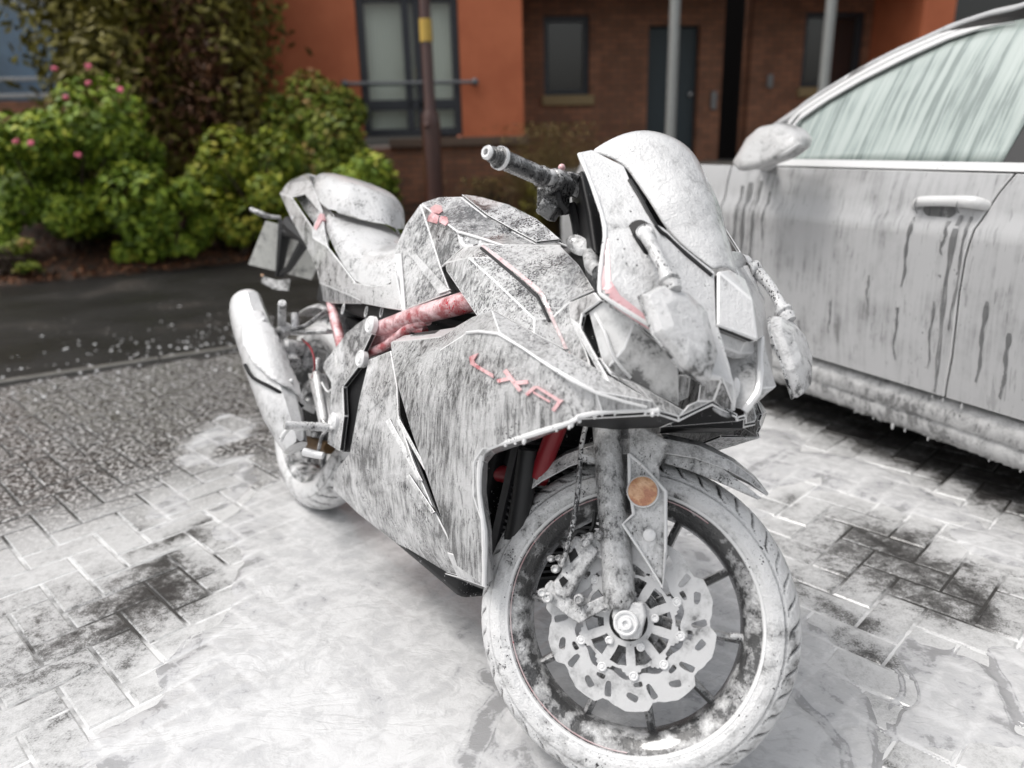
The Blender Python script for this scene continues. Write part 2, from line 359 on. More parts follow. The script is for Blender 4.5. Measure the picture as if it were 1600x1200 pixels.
far = t.math('MULTIPLY', far, t.rng(fa.outputs['Fac'], .50, .68, 1, 0)); fcol = t.mix(t.math('MULTIPLY', spk, t.rng(n3, .2, .5)), (.028, .023, .020), (.66, .65, .64)); col = t.mix(far, col, fcol)
t.l(col, t.b.inputs['Base Color']); t.set(Roughness=.32, Coat_Weight=.3, Coat_Roughness=.08); t.bump(t.math('ADD', k, n2), .25, .002)
M['paver'] = t.m
t = NT('joint_sand_and_foam'); tc = t.n('ShaderNodeTexCoord'); ob = tc.outputs['Object']
fa = t.n('ShaderNodeAttribute', attribute_name='film'); n1 = t.noise(ob, 18, 5, .6)
sp = t.n('ShaderNodeSeparateXYZ'); t.l(ob, sp.inputs[0])
far = t.rng(t.math('ADD', t.math('MULTIPLY', sp.outputs['X'], -.47), t.math('MULTIPLY', sp.outputs['Y'], .88)), 2.3, 2.9)
k = t.math('SUBTRACT', t.math('ADD', fa.outputs['Fac'], t.math('MULTIPLY', t.math('SUBTRACT', n1, .5), .7)), t.math('MULTIPLY', far, .8))
t.l(t.ramp(k, [(.12, (.03, .028, .026)), (.26, (.25, .25, .25)), (.46, (.66, .66, .66))]), t.b.inputs['Base Color']); t.set(Roughness=.5); t.bump(n1, .3, .004)
M['joint'] = t.m
paving()
# ground sheet (joints), reaching to the horizon
def grid_sheet(name, xs, ys, zf, mat, smooth=True, uvf=None):
    X, Y = np.meshgrid(xs, ys, indexing='ij'); Z = zf(X, Y); nx, ny = X.shape
    vs = np.stack([X.ravel(), Y.ravel(), Z.ravel()], 1)
    idx = np.arange(nx * ny).reshape(nx, ny); fs = np.stack([idx[:-1, :-1].ravel(), idx[1:, :-1].ravel(), idx[1:, 1:].ravel(), idx[:-1, 1:].ravel()], 1)
    me = bpy.data.meshes.new(name); me.vertices.add(len(vs)); me.vertices.foreach_set('co', vs.ravel().astype(np.float32))
    me.loops.add(fs.size); me.polygons.add(len(fs)); me.loops.foreach_set('vertex_index', fs.ravel().astype(np.int32))
    me.polygons.foreach_set('loop_start', np.arange(0, fs.size, 4, dtype=np.int32))
    me.update(calc_edges=True); me.validate(); me.materials.append(mat)
    if smooth: me.polygons.foreach_set('use_smooth', [True] * len(me.polygons))
    o = bpy.data.objects.new(name, me); COL.objects.link(o); return o, vs
o, A = grid_sheet('ground', np.concatenate([[-150, -40, -8], np.arange(-5, 4.5, .05), [12, 50, 150]]), np.concatenate([[-60, -8], np.arange(.3, 5, .05)]), lambda X, Y: np.full_like(X, -.0025), M['joint'])
at = o.data.attributes.new('film', 'FLOAT', 'POINT')
at.data.foreach_set('value', np.clip(foam_field(np.clip(A[:, 0], -5, 5), np.clip(A[:, 1], 0, 6)) * .5 + .35, 0, 1).astype(np.float32)); tag(o, 'sand joints between the paving blocks', kind='structure')
# thick foam lying over the blocks
t = NT('wash_foam_on_ground'); tc = t.n('ShaderNodeTexCoord'); ob = tc.outputs['Object']
n1 = t.noise(ob, 5, 5, .62, 1.4); n2 = t.noise(ob, 26, 4, .6, .8); n3 = t.noise(ob, 160, 2, .5)
ha = t.n('ShaderNodeAttribute', attribute_name='depth')
k = t.math('ADD', t.math('MULTIPLY', n1, .62), t.math('MULTIPLY', n2, .38)); k = t.math('ADD', k, t.math('MULTIPLY', t.math('SUBTRACT', ha.outputs['Fac'], .62), .08))
vn = t.noise(t.mapv(ob, (1, 1.9, 1), rot=(0, 0, R(38))), 4.2, 4, .55, 1.8); vn2 = t.noise(t.mapv(ob, (1, 1.6, 1), rot=(0, 0, R(-20)), loc=(4, 2, 0)), 9, 3, .5, 1.2)
vv = t.math('MULTIPLY', t.rng(t.math('ABSOLUTE', t.math('SUBTRACT', vn, .5)), .0, .07, 1, 0), t.rng(n1, .40, .58)); vv2 = t.rng(t.math('ABSOLUTE', t.math('SUBTRACT', vn2, .5)), .0, .03, .5, 0)
ru = t.n('ShaderNodeAttribute', attribute_name='run')
ja = t.n('ShaderNodeAttribute', attribute_name='jt')
k = t.math('ADD', k, t.math('MULTIPLY', t.math('SUBTRACT', n3, .5), .1)); k = t.math('MULTIPLY_ADD', t.math('SUBTRACT', k, .5), 2.1, .52)
k = t.math('MULTIPLY_ADD', ja.outputs['Fac'], .24, k); k = t.math('MULTIPLY_ADD', vv, -.10, k); k = t.math('SUBTRACT', k, t.math('MULTIPLY', t.math('MULTIPLY', t.rng(ru.outputs['Fac'], .05, .9), .42), t.rng(n1, .3, .6, .5, 1.1))); k = t.math('SUBTRACT', k, t.math('MULTIPLY', t.math('MULTIPLY', t.rng(ru.outputs['Fac'], .22, .30), t.rng(ru.outputs['Fac'], .42, .32)), .14))
t.l(t.ramp(k, [(.20, (.30, .30, .305)), (.34, (.48, .48, .49)), (.44, (.50, .50, .505)), (.64, (.60, .60, .605))]), t.b.inputs['Base Color']); t.set(Roughness=.22, Coat_Weight=.5, Coat_Roughness=.05)
t.bump(t.math('ADD', t.math('MULTIPLY_ADD', vv, -.3, n2), t.math('MULTIPLY', n3, .2)), .4, .006); M['gfoam'] = t.m
def jdist(X, Y):
    c = math.cos(R(45)); a = (X - .03) * c + (Y - 2.03) * c; b = -(X - .03) * c + (Y - 2.03) * c; i = a / .0985; j = b / .0985; fi = i - np.floor(i); fj = j - np.floor(j); kk = (np.floor(i) - np.floor(j)) % 4
    di = np.where(kk == 0, fi, np.where(kk == 1, 1 - fi, np.minimum(fi, 1 - fi))); dj = np.where(kk == 3, fj, np.where(kk == 2, 1 - fj, np.minimum(fj, 1 - fj)))
    return np.minimum(di, dj)
def fz(X, Y):
    m = foam_field(X, Y); h = .0125 / (1 + np.exp(-(m - .5) * 5)) - .0052
    e = fbm(X, Y, 14, 3, 21); h += (e - .5) * .004 * (h > 0)
    # traces of the joints show through thin foam
    c = math.cos(R(45)); a = (X - .03) * c + (Y - 2.03) * c; b = -(X - .03) * c + (Y - 2.03) * c; i = a / .0985; j = b / .0985; fi = i - np.floor(i); fj = j - np.floor(j); kk = (np.floor(i) - np.floor(j)) % 4
    di = np.where(kk == 0, fi, np.where(kk == 1, 1 - fi, np.minimum(fi, 1 - fi))); dj = np.where(kk == 3, fj, np.where(kk == 2, 1 - fj, np.minimum(fj, 1 - fj)))
    d = np.minimum(di, dj); thin = np.clip((.0062 - h) / .004, 0, 1)
    return h - .0024 * np.exp(-(d / .04) ** 2) * (.35 + .65 * thin)
o, A = grid_sheet('foam', np.arange(-1.9, 1.75, .0052), np.arange(.85, 3.7, .0056), fz, M['gfoam'])
at = o.data.attributes.new('depth', 'FLOAT', 'POINT'); at.data.foreach_set('value', np.clip((A[:, 2] + .001) / .008, 0, 1).astype(np.float32)); 
m_ = foam_field(A[:, 0], A[:, 1]); th_ = np.clip((2.0 - m_) / 1.3, .12, 1)
at = o.data.attributes.new('run', 'FLOAT', 'POINT'); at.data.foreach_set('value', runs(A[:, 0], A[:, 1]).astype(np.float32))
at = o.data.attributes.new('jt', 'FLOAT', 'POINT'); at.data.foreach_set('value', (np.exp(-(jdist(A[:, 0], A[:, 1]) / .09) ** 2) * th_ - .35 * th_).astype(np.float32)); tag(o, 'white wash foam pooled over the paving', kind='stuff')
# ------------------------------------------------------------------ road, kerb, bed
ka, kb = KL; kd = (kb - ka).normalized(); kn = Vector((-kd.y, kd.x, 0))
sa, sb = WORLD.on(0, 448, Z=0), WORLD.on(400, 410, Z=0); sdv = (sb - sa).normalized()
t = NT('wet_tarmac'); tc = t.n('ShaderNodeTexCoord'); ob = tc.outputs['Object']; n1 = t.noise(ob, 120, 4, .7); n2 = t.noise(ob, 1.3, 4, .6)
vor = t.n('ShaderNodeTexVoronoi', i_Scale=14.); t.l(ob, vor.inputs['Vector'])
c = t.mix(n1, (.006, .006, .006), (.028, .026, .024)); c = t.mix(t.rng(n2, .55, .7), c, (.035, .03, .026))
c = t.mix(t.math('MULTIPLY', t.rng(vor.outputs['Distance'], .10, .06), t.rng(n2, .48, .6)), c, (.42, .4, .38))
t.l(c, t.b.inputs['Base Color']); t.l(t.rng(n2, .3, .7, .32, .6), t.b.inputs['Roughness']); t.set(Specular_IOR_Level=.22); t.bump(n1, .5, .004); M['tarmac'] = t.m
a0, b0 = ka - kd * 6, ka + kd * 9
r_far = [sa - sdv * 8 + kn * .6, sb + sdv * 12 + kn * .6]
mesh('road', [(a0.x + kn.x * .05, a0.y + kn.y * .05, .004), (b0.x + kn.x * .05, b0.y + kn.y * .05, .004), (r_far[1].x, r_far[1].y, .004), (r_far[0].x, r_far[0].y, .004)], [(0, 1, 2, 3)], M['tarmac'])['kind'] = 'structure'
M['kerb'] = plain('wet_kerb_concrete', (.13, .125, .115), .4, var=.5, sc=14)
mb = MB(); L = .9
for i in range(-4, 9):
    c = ka + kd * (i * L + .3); mb.box((c.x, c.y, .003), (L - .008, .055, .03), Matrix((kd, kn, (0, 0, 1))).transposed())
o = mb.build('kerb', M['kerb'], bev=.006); tag(o, 'line of narrow concrete edging stones', kind='structure')
mb = MB(); mb.box((-4.28, 5.2, .006), (.9, .42, .012), rot_axis((0, 0, 1), R(22))); tag(mb.build('pavement', plain('wet_patch', (.05, .048, .044), .35, var=.4), bev=.003), 'grey concrete patch in the dark road', kind='structure')
def bank(X, Y):
    d = -(X - sa.x) * sdv.y + (Y - sa.y) * sdv.x
    return .02 + np.clip(d * .28, -.1, .85) + (fbm(X, Y, 5, 4, 8) - .5) * .08 * np.clip(d * 3, 0, 1)
t = NT('soil_and_litter'); tc = t.n('ShaderNodeTexCoord'); ob = tc.outputs['Object']; n1 = t.noise(ob, 30, 5, .7); n2 = t.noise(ob, 7, 4, .6)
c = t.ramp(n1, [(.35, (.012, .008, .005)), (.5, (.05, .024, .012)), (.65, (.14, .055, .025))]); c = t.mix(t.rng(n2, .5, .65), c, (.02, .018, .012)); t.l(c, t.b.inputs['Base Color']); t.set(Roughness=.7); t.bump(n1, .8, .03); M['soil'] = t.m
def bankz(X, Y):
    d = -(X - sa.x) * sdv.y + (Y - sa.y) * sdv.x
    return np.where(d < 0, -.03, bank(X, Y))
o, _ = grid_sheet('ground', np.concatenate([np.arange(-9, 6, .12), [10, 60]]), np.concatenate([np.arange(5.5, 12, .1), [20, 140]]), bankz, M['soil']); tag(o, 'brown soil bank with leaf litter', kind='structure')
# litter leaves
def leaves(name, pts, size, mat, up=.35, seed=1, asp=.55, parent=None, lab=None, cat=None, cols=None, nrm=None):
    rg = np.random.default_rng(seed); n = len(pts)
    N = rg.normal(size=(n, 3)); N[:, 2] = np.abs(N[:, 2]) + up
    if nrm is not None: N = N * .8 + nrm * 1.0
    N /= np.linalg.norm(N, axis=1)[:, None]
    T = np.cross(N, rg.normal(size=(n, 3))); T /= np.linalg.norm(T, axis=1)[:, None]; B = np.cross(N, T)
    s = size * rg.uniform(.6, 1.3, (n, 1)); l = s; wd = s * asp
    v = np.stack([pts - T * l, pts - T * l * .2 + B * wd, pts + T * l, pts - T * l * .2 - B * wd, pts + N * s * .22], 1)
    V = v.reshape(-1, 3); b = np.arange(n)[:, None] * 5
    F = np.concatenate([b + [0, 3, 4], b + [3, 2, 4], b + [2, 1, 4], b + [1, 0, 4]], 1).reshape(-1, 3)
    me = bpy.data.meshes.new(name); me.vertices.add(len(V)); me.vertices.foreach_set('co', V.ravel().astype(np.float32)); me.loops.add(F.size); me.polygons.add(len(F))
    me.loops.foreach_set('vertex_index', F.ravel().astype(np.int32)); me.polygons.foreach_set('loop_start', np.arange(0, F.size, 3, dtype=np.int32)); me.update(calc_edges=True)
    rnd = rg.random(n) if cols is None else cols
    at = me.attributes.new('rnd', 'FLOAT', 'POINT'); at.data.foreach_set('value', np.repeat(rnd, 5).astype(np.float32))
    me.materials.append(mat); o = bpy.data.objects.new(name, me); COL.objects.link(o)
    if parent: o.parent = parent
    return o
def leafmat(name, stops, rough=.55):
    t = NT(name); a = t.n('ShaderNodeAttribute', attribute_name='rnd'); t.l(t.ramp(a.outputs['Fac'], stops), t.b.inputs['Base Color']); t.set(Roughness=rough)
    t.set(Specular_IOR_Level=.3)
    return t.m
M['litter'] = leafmat('fallen_leaves', [(0, (.05, .02, .01)), (.5, (.14, .05, .02)), (.9, (.3, .13, .06)), (1, (.35, .25, .15))], .6)
n = 5000; d = RNG.random(n) ** 1.6 * 1.4; s = RNG.uniform(-2, 6.5, n)
px = sa.x + sdv.x * s - sdv.y * d; py = sa.y + sdv.y * s + sdv.x * d
o = leaves('fallen_leaves', np.stack([px, py, bankz(px, py) + .012], 1), .022, M['litter'], up=1.5, seed=3); tag(o, 'brown fallen leaves on the soil', kind='stuff')
# foam splashes on the road
n = 650; s = RNG.normal(.4, 1.1, n); d = RNG.normal(.15, .35, n); px = ka.x + kd.x * (s + 1.3) - kd.y * d; py = ka.y + kd.y * (s + 1.3) + kd.x * d
mb = MB()
for x, y in zip(px, py):
    q = random.uniform(.003, .011) ; mb.lathe((x, y, .003), (0, 0, 1), [(0, q), (q * .4, q * .8), (q * .6, q * .2)], 6, True)
tag(mb.build('foam', M['edge']), 'scattered flecks of foam on the dark road edge', kind='stuff')

# ------------------------------------------------------------------ building
BF = Frame((0, 11.2, 0), rot_axis((0, 0, 1), R(7)))
bld = empty('brick_building', BF.o, BF.m, label='brick building with orange rendered bays and a dark recessed porch', cat='building')
def bl(u, v, Y=0.): return BF.on(u, v, Y=Y)
t = NT('orange_render'); tc = t.n('ShaderNodeTexCoord'); ob = tc.outputs['Object']; n1 = t.noise(ob, 2.2, 4, .6); n2 = t.noise(ob, 90, 3, .6)
t.l(t.mix(t.rng(n1, .3, .75), (.58, .17, .075), (.48, .13, .055)), t.b.inputs['Base Color']); t.set(Roughness=.75); t.bump(n2, .3, .004); M['render'] = t.m
t = NT('brown_brick'); tc = t.n('ShaderNodeTexCoord'); ob = t.mapv(tc.outputs['Object'], (1, 1, 1), rot=(R(90), 0, 0))
br = t.n('ShaderNodeTexBrick', i_Scale=1., i_Color1=(.36, .155, .085, 1), i_Color2=(.24, .11, .062, 1), i_Mortar=(.10, .08, .065, 1)); br.inputs['Mortar Size'].default_value = .006; br.inputs['Brick Width'].default_value = .225; br.inputs['Row Height'].default_value = .075
t.l(ob, br.inputs['Vector']); nz = t.noise(tc.outputs['Object'], 3, 4); t.l(t.mix(t.rng(nz, .3, .8, 0, .5), br.outputs[0], (.08, .035, .022)), t.b.inputs['Base Color']); t.set(Roughness=.8); t.bump(br.outputs['Fac'], -.4, .006); M['brick'] = t.m
M['frame'] = plain('anthracite_frame', (.03, .033, .042), .35); M['sill'] = plain('buff_stone_sill', (.30, .22, .11), .7, var=.3)
M['doorc'] = plain('slate_blue_door', (.028, .042, .05), .4)
t = NT('window_glass'); t.set(Roughness=.04); t.t.nodes.remove(t.b); tr = t.n('ShaderNodeBsdfTransparent'); gl = t.n('ShaderNodeBsdfGlossy', i_Roughness=.03); mx = t.n('ShaderNodeMixShader', i_0=.10)
tr.inputs[0].default_value = (.93, .95, .94, 1); t.l(tr.outputs[0], mx.inputs[1]); t.l(gl.outputs[0], mx.inputs[2]); t.l(mx.outputs[0], t.t.nodes['Material Output'].inputs[0]); M['glass'] = t.m
t = NT('pleated_curtain'); tc = t.n('ShaderNodeTexCoord'); wv = t.n('ShaderNodeTexWave', i_Scale=9., i_Distortion=1.5); t.l(tc.outputs['Object'], wv.inputs[0]); t.l(t.mix(wv.outputs[1], (.62, .68, .57), (.88, .92, .84)), t.b.inputs['Base Color']); t.set(Roughness=.9); t.bump(wv.outputs[1], .6, .02); M['curtain'] = t.m
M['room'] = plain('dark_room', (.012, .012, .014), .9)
def wbox(mb, x0, x1, y0, y1, z0, z1): mb.box(((x0 + x1) / 2, (y0 + y1) / 2, (z0 + z1) / 2), (abs(x1 - x0), abs(y1 - y0), abs(z1 - z0)))
YO = -1.15
xr = bl(817, 100, YO).x
w1 = (bl(850, 100).x, bl(921, 100).x, bl(885, 149).z, bl(885, 24).z)
dr = (bl(1012, 120).x, bl(1092, 120).x, .78, bl(1050, 40).z)
re = (bl(1128, 120).x, bl(1172, 120).x)
w2 = (bl(1253, 100).x, bl(1345, 100).x, bl(1290, 136).z, bl(1290, 18).z)
H = 6.2
mb = MB(); wbox(mb, xr - .3, w1[0], 0, .3, 0, H); wbox(mb, w1[0], w1[1], 0, .3, 0, w1[2]); wbox(mb, w1[0], w1[1], 0, .3, w1[3], H)
wbox(mb, w1[1], dr[0], 0, .3, 0, H); wbox(mb, dr[0], dr[1], 0, .3, dr[3], H); wbox(mb, dr[0], dr[1], 0, .3, 0, dr[2]); wbox(mb, dr[1], re[0], 0, .3, 0, H); wbox(mb, re[1], w2[0], 0, .3, 0, H)
wbox(mb, w2[0], w2[1], 0, .3, 0, w2[2]); wbox(mb, w2[0], w2[1], 0, .3, w2[3], H); wbox(mb, w2[1], w2[1] + 5, 0, .3, 0, H)
mb.build('brick_wall', M['brick'], bld)
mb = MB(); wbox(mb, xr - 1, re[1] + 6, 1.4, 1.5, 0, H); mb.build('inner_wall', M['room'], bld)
zc = bl(1100, -14).z
mb = MB(); wbox(mb, xr - .2, bl(1440, 20, YO).x, YO - .05, -.004, zc, zc + .35); wbox(mb, xr - .2, bl(1440, 20, YO).x, YO, -.3, zc + .36, H); mb.build('porch_roof', plain('dark_soffit', (.05, .03, .025), .8), bld)
mb = MB(); wbox(mb, xr + .02, 8, YO - 1.2, -.01, .3, .76); mb.build('porch_floor', M['kerb'], bld)
def window(name_, x0, x1, z0, z1, y, bars=(), fr=.07, back='room', lab=None):
    mb = MB(); f = fr
    wbox(mb, x0, x0 + f, y - .03, y + .05, z0, z1); wbox(mb, x1 - f, x1, y - .03, y + .05, z0, z1); wbox(mb, x0 + f, x1 - f, y - .028, y + .05, z0, z0 + f); wbox(mb, x0 + f, x1 - f, y - .028, y + .05, z1 - f, z1)
    for b in bars: wbox(mb, b[0], b[1], y - .034, y + .046, b[2], b[3])
    o = mb.build(name_, M['frame'], bld, bev=.006)
    mb = MB(); mb.add([(x0 + .02, y + .02, z0 + .02), (x1 - .02, y + .02, z0 + .02), (x1 - .02, y + .02, z1 - .02), (x0 + .02, y + .02, z1 - .02)], [(0, 1, 2, 3)]); mb.build('pane', M['glass'], o)
    if back:
        mb = MB(); mb.add([(x0 + .01, y + .14, z0 + .01), (x1 - .01, y + .14, z0 + .01), (x1 - .01, y + .14, z1 - .01), (x0 + .01, y + .14, z1 - .01)], [(0, 1, 2, 3)]); mb.build('curtain' if back == 'curtain' else 'window_backing', M[back], o)  # room backing is a near-black sheet standing for the unlit interior
    return o
window('window', w1[0], w1[1], w1[2], w1[3], .08); window('window', w2[0], w2[1], w2[2], w2[3], .08)
for ww in (w1, w2):
    mb = MB(); wbox(mb, ww[0] - .04, ww[1] + .06, -.06, .02, ww[2] - .13, ww[2]); mb.build('window_sill', M['sill'], bld, bev=.008)
mb = MB(); wbox(mb, dr[0] + .002, dr[1] - .002, .12, .17, dr[2], dr[3] - .002)
do = mb.build('door', M['doorc'], bld, bev=.005)
mb = MB(); kp = bl(1082, 147); mb.ball((kp.x, .09, kp.z), .035, 6); mb.build('handle', plain('steel_knob', (.5, .5, .5), .3, .8), do)
for u, v, hh in ((1114, 157, .12), (1202, 127, .09)):
    q = bl(u, v); mb = MB(); wbox(mb, q.x - .04, q.x + .04, -.05, -.003, q.z - hh, q.z + hh); mb.build('entry_panel', plain('grey_panel', (.22, .22, .22), .5), bld, bev=.01)
# orange bays
fwx = (bl(557, 50, YO).x, bl(719, 100, YO).x); ob_z = bl(760, 213, YO).z; xl = bl(380, 100, YO).x; fz0 = bl(640, 214, YO).z; fz1 = bl(640, -12, YO).z
mb = MB(); wbox(mb, xl, fwx[0], YO, YO + .3, ob_z, H); wbox(mb, fwx[1], xr, YO, -.002, ob_z, H); wbox(mb, fwx[0], fwx[1], YO, YO + .3, fz1, H); mb.build('rendered_wall', M['render'], bld)
mb = MB(); x2 = bl(1443, 20, YO).x; wbox(mb, x2, bl(1493, 20, YO).x, YO, -.002, .5, H)
mb.build('rendered_wall', M['render'], bld, bev=.01)
mb = MB(); wbox(mb, xl, xr + .02, YO + .02, -.003, .2, ob_z - .11); mb.build('brick_plinth', M['brick'], bld)
mb = MB(); wbox(mb, bl(600, 100, YO).x, xr + .05, YO - .05, YO + .35, ob_z - .11, ob_z - .002); mb.build('plinth_coping', plain('weathered_coping', (.13, .085, .06), .7), bld, bev=.01)
bz = bl(640, 162, YO).z; m1, m2 = bl(630, 80, YO).x, bl(660, 80, YO).x
window('french_window', fwx[0], fwx[1], fz0 + .01, fz1, YO + .1, bars=[(m1, m1 + .09, fz0 + .08, fz1 - .08), (m2 - .09, m2, fz0 + .08, fz1 - .08), (fwx[0] + .08, fwx[1] - .08, bz - .07, bz + .05)], fr=.09, back='curtain')
rz = bl(640, 131, YO).z; r0, r1 = bl(540, 130, YO).x, bl(741, 130, YO).x
mb = MB(); mb.tube([(r0, YO - .14, rz), (r1, YO - .14, rz)], .022, 10); mb.ball((r0, YO - .14, rz), .05, 6); mb.ball((r1, YO - .14, rz), .045, 6); mb.tube([(r0, YO - .14, rz), (r0, YO, rz)], .025, 8); mb.tube([(r1, YO - .14, rz), (r1, YO, rz)], .025, 8)
mb.build('window_rail', plain('galvanised_rail', (.16, .17, .18), .4, .6), bld)
# far-right dark glazing beside the second bay
window('window', bl(1496, 20, YO).x, bl(1496, 20, YO).x + 2., .9, 4.2, YO + .2)
# porch posts
PT = plain('galvanised_post', (.33, .34, .33), .45, .3, var=.25)
for i, (u, lb) in enumerate(((1053, 'pale metal porch post in front of the blue door'), (1294, 'pale metal porch post in front of the brick wall window'))):
    q = bl(u, 60, YO - .6); mb = MB(); mb.tube([(0, 0, 0), (0, 0, zc - .76)], .062, 16); mb.lathe((0, 0, 0), (0, 0, 1), [(0, .11), (.02, .11), (.03, .065)], 16)
    o = mb.build('porch_post', PT, smooth=True); o.location = BF.w((q.x, YO - .6, .76)); tag(o, lb, 'post', 'posts of the porch')
# left wing with the blue window
lf = Frame((-5.6, 10.2, 0), rot_axis((0, 0, 1), R(7)))
lw = empty('house_wing', lf.o, lf.m, label='house wing behind the conifer with a pale framed blue tinted window', cat='building')
q0, q1 = lf.on(-60, 60, Y=0), lf.on(112, 60, Y=0); zb, zt = lf.on(50, 158, Y=0).z, lf.on(50, -40, Y=0).z
mb = MB(); wbox(mb, q0.x - 3, q0.x, 0, .3, 0, H); wbox(mb, q1.x, q1.x + 2.2, 0, .3, 0, H); wbox(mb, q0.x, q1.x, 0, .3, 0, zb); wbox(mb, q0.x, q1.x, 0, .3, zt, H); mb.build('wall', M['brick'], lw)
mb = MB(); f = .09; M['pale'] = plain('pale_grey_frame', (.36, .37, .38), .5)
wbox(mb, q1.x - f * 1.6, q1.x - .001, -.03, .06, zb, zt); wbox(mb, q0.x, q0.x + f, -.03, .06, zb, zt); bz = lf.on(50, 126, Y=0).z; wbox(mb, q0.x + f, q1.x - f * 1.6, -.02, .05, bz, bz + .04); wbox(mb, q0.x + f, q1.x - f * 1.6, -.02, .05, zb + .04, zb + .09)
wo = mb.build('window', M['pale'], lw, bev=.006)
mb = MB(); mb.add([(q0.x, .03, zb), (q1.x, .03, zb), (q1.x, .03, zt), (q0.x, .03, zt)], [(0, 1, 2, 3)]); mb.build('pane', M['glass'], wo)
t = NT('blue_blind'); tc = t.n('ShaderNodeTexCoord'); n1 = t.noise(tc.outputs['Object'], 2.5, 4); t.l(t.mix(t.rng(n1, .35, .7), (.05, .14, .27), (.10, .22, .38)), t.b.inputs['Base Color']); t.set(Roughness=.35); M['blue'] = t.m
mb = MB(); mb.add([(q0.x, .2, zb), (q1.x, .2, zb), (q1.x, .2, zt), (q0.x, .2, zt)], [(0, 1, 2, 3)]); mb.build('window_backing', M['blue'], wo)
t = NT('net_curtain'); tc = t.n('ShaderNodeTexCoord'); n1 = t.noise(tc.outputs['Object'], 6, 4); t.l(t.mix(t.rng(n1, .35, .7), (.25, .30, .38), (.62, .66, .74)), t.b.inputs['Base Color']); t.set(Roughness=.8)
pts = [lf.on(u, v, Y=.16) for u, v in ((-60, -45), (-60, -5), (10, 10), (45, 14), (62, 38), (85, 52), (108, 60), (118, -45))]
mb = MB(); mb.prism(pts, (0, .01, 0)); mb.build('curtain', t.m, wo)

# ------------------------------------------------------------------ lamp post
lp = WORLD.on(676, 250, X=None, Y=7.3) if False else WORLD.on(676, 250, Y=7.6)
bx_, by_ = lp.x, lp.y; gz = float(bankz(np.array([bx_]), np.array([by_]))[0])
lr = empty('lamp_post', (bx_, by_, gz - .02), label='brown painted steel lamp post with a yellow band beside the shrubs', cat='lamp post')
z1 = WORLD.on(666, 172, Y=7.6).z - gz; ya, yb = WORLD.on(655, 62, Y=7.6).z - gz, WORLD.on(655, 26, Y=7.6).z - gz
M['post'] = plain('brown_post_paint', (.055, .018, .012), .35, coat=.3, var=.25, sc=8)
mb = MB(); mb.lathe((0, 0, 0), (0, 0, 1), [(0, .092), (z1 - .1, .088), (z1 - .03, .08), (z1 + .01, .062)], 24); mb.build('base', M['post'], lr, smooth=True)
mb = MB(); mb.lathe((0, 0, 0), (0, 0, 1), [(z1, .06), (z1 + .02, .052), (5, .042)], 20); s_ = mb.build('shaft', M['post'], lr, smooth=True)
mb = MB(); mb.lathe((0, 0, 0), (0, 0, 1), [(ya, .058), (yb, .057)], 20); mb.build('band', plain('yellow_band', (.55, .36, .07), .5), lr, smooth=True)
mb = MB(); mb.ball((-.03, -.085, z1 - .12), .028, 6, (1, 1, 1)); mb.build('lock', M['post'], lr, smooth=True)
mb = MB(); mb.tube([(0, 0, 5), (0, -.1, 5.25), (0, -.5, 5.35)], .035, 10, sm=4); mb.box((0, -.75, 5.34), (.22, .55, .1)); mb.build('lamp_head', M['post'], lr)

# ------------------------------------------------------------------ plants
def crown_points(c, rad, n, seed, lobes=14, shell=.55, lo=-.9, open_=.25):
    rg = np.random.default_rng(seed); c = np.array(c, float); rad = np.array(rad, float)
    L = rg.normal(size=(lobes, 3)); L /= np.linalg.norm(L, axis=1)[:, None]; L[:, 2] = np.clip(L[:, 2], lo, 1); Lc = L * rg.uniform(.35, .92, (lobes, 1)); Lr = rg.uniform(.2, .46, lobes)
    k = rg.integers(0, lobes, n); d = rg.normal(size=(n, 3)); d /= np.linalg.norm(d, axis=1)[:, None]
    r = rg.uniform(shell, 1.08, (n, 1)) ** .6; q = Lc[k] + d * Lr[k][:, None] * r; nr = d
    pts = c + q * rad; ok = pts[:, 2] > .03
    return pts[ok], nr[ok], (rg.random(n) * .75 + rg.random(lobes)[k] * .25)[ok]
GREEN = [(0, (.045, .075, .008)), (.35, (.11, .18, .016)), (.7, (.21, .29, .026)), (.92, (.34, .38, .04)), (1, (.46, .44, .08))]
LIME = [(0, (.05, .09, .008)), (.4, (.12, .17, .014)), (.75, (.25, .28, .02)), (1, (.42, .38, .06))]
MIX = [(0, (.04, .06, .008)), (.4, (.12, .17, .016)), (.7, (.22, .25, .03)), (.86, (.28, .19, .05)), (1, (.42, .2, .1))]
CON = [(0, (.05, .045, .008)), (.4, (.12, .105, .018)), (.75, (.19, .17, .03)), (1, (.26, .22, .06))]
BRN = [(0, (.025, .012, .005)), (.5, (.09, .038, .016)), (.85, (.17, .075, .035)), (1, (.28, .15, .09))]
YEL = [(0, (.04, .03, .01)), (.5, (.12, .085, .025)), (1, (.22, .16, .05))]
mt = {k: leafmat('leaf_' + k, s) for k, s in (('green', GREEN), ('lime', LIME), ('mixed', MIX), ('conifer', CON), ('brown', BRN), ('straw', YEL))}
M['bark'] = plain('bark', (.035, .02, .012), .8, var=.4); M['flower'] = plain('pink_petals', (.72, .16, .24), .5, var=.3)
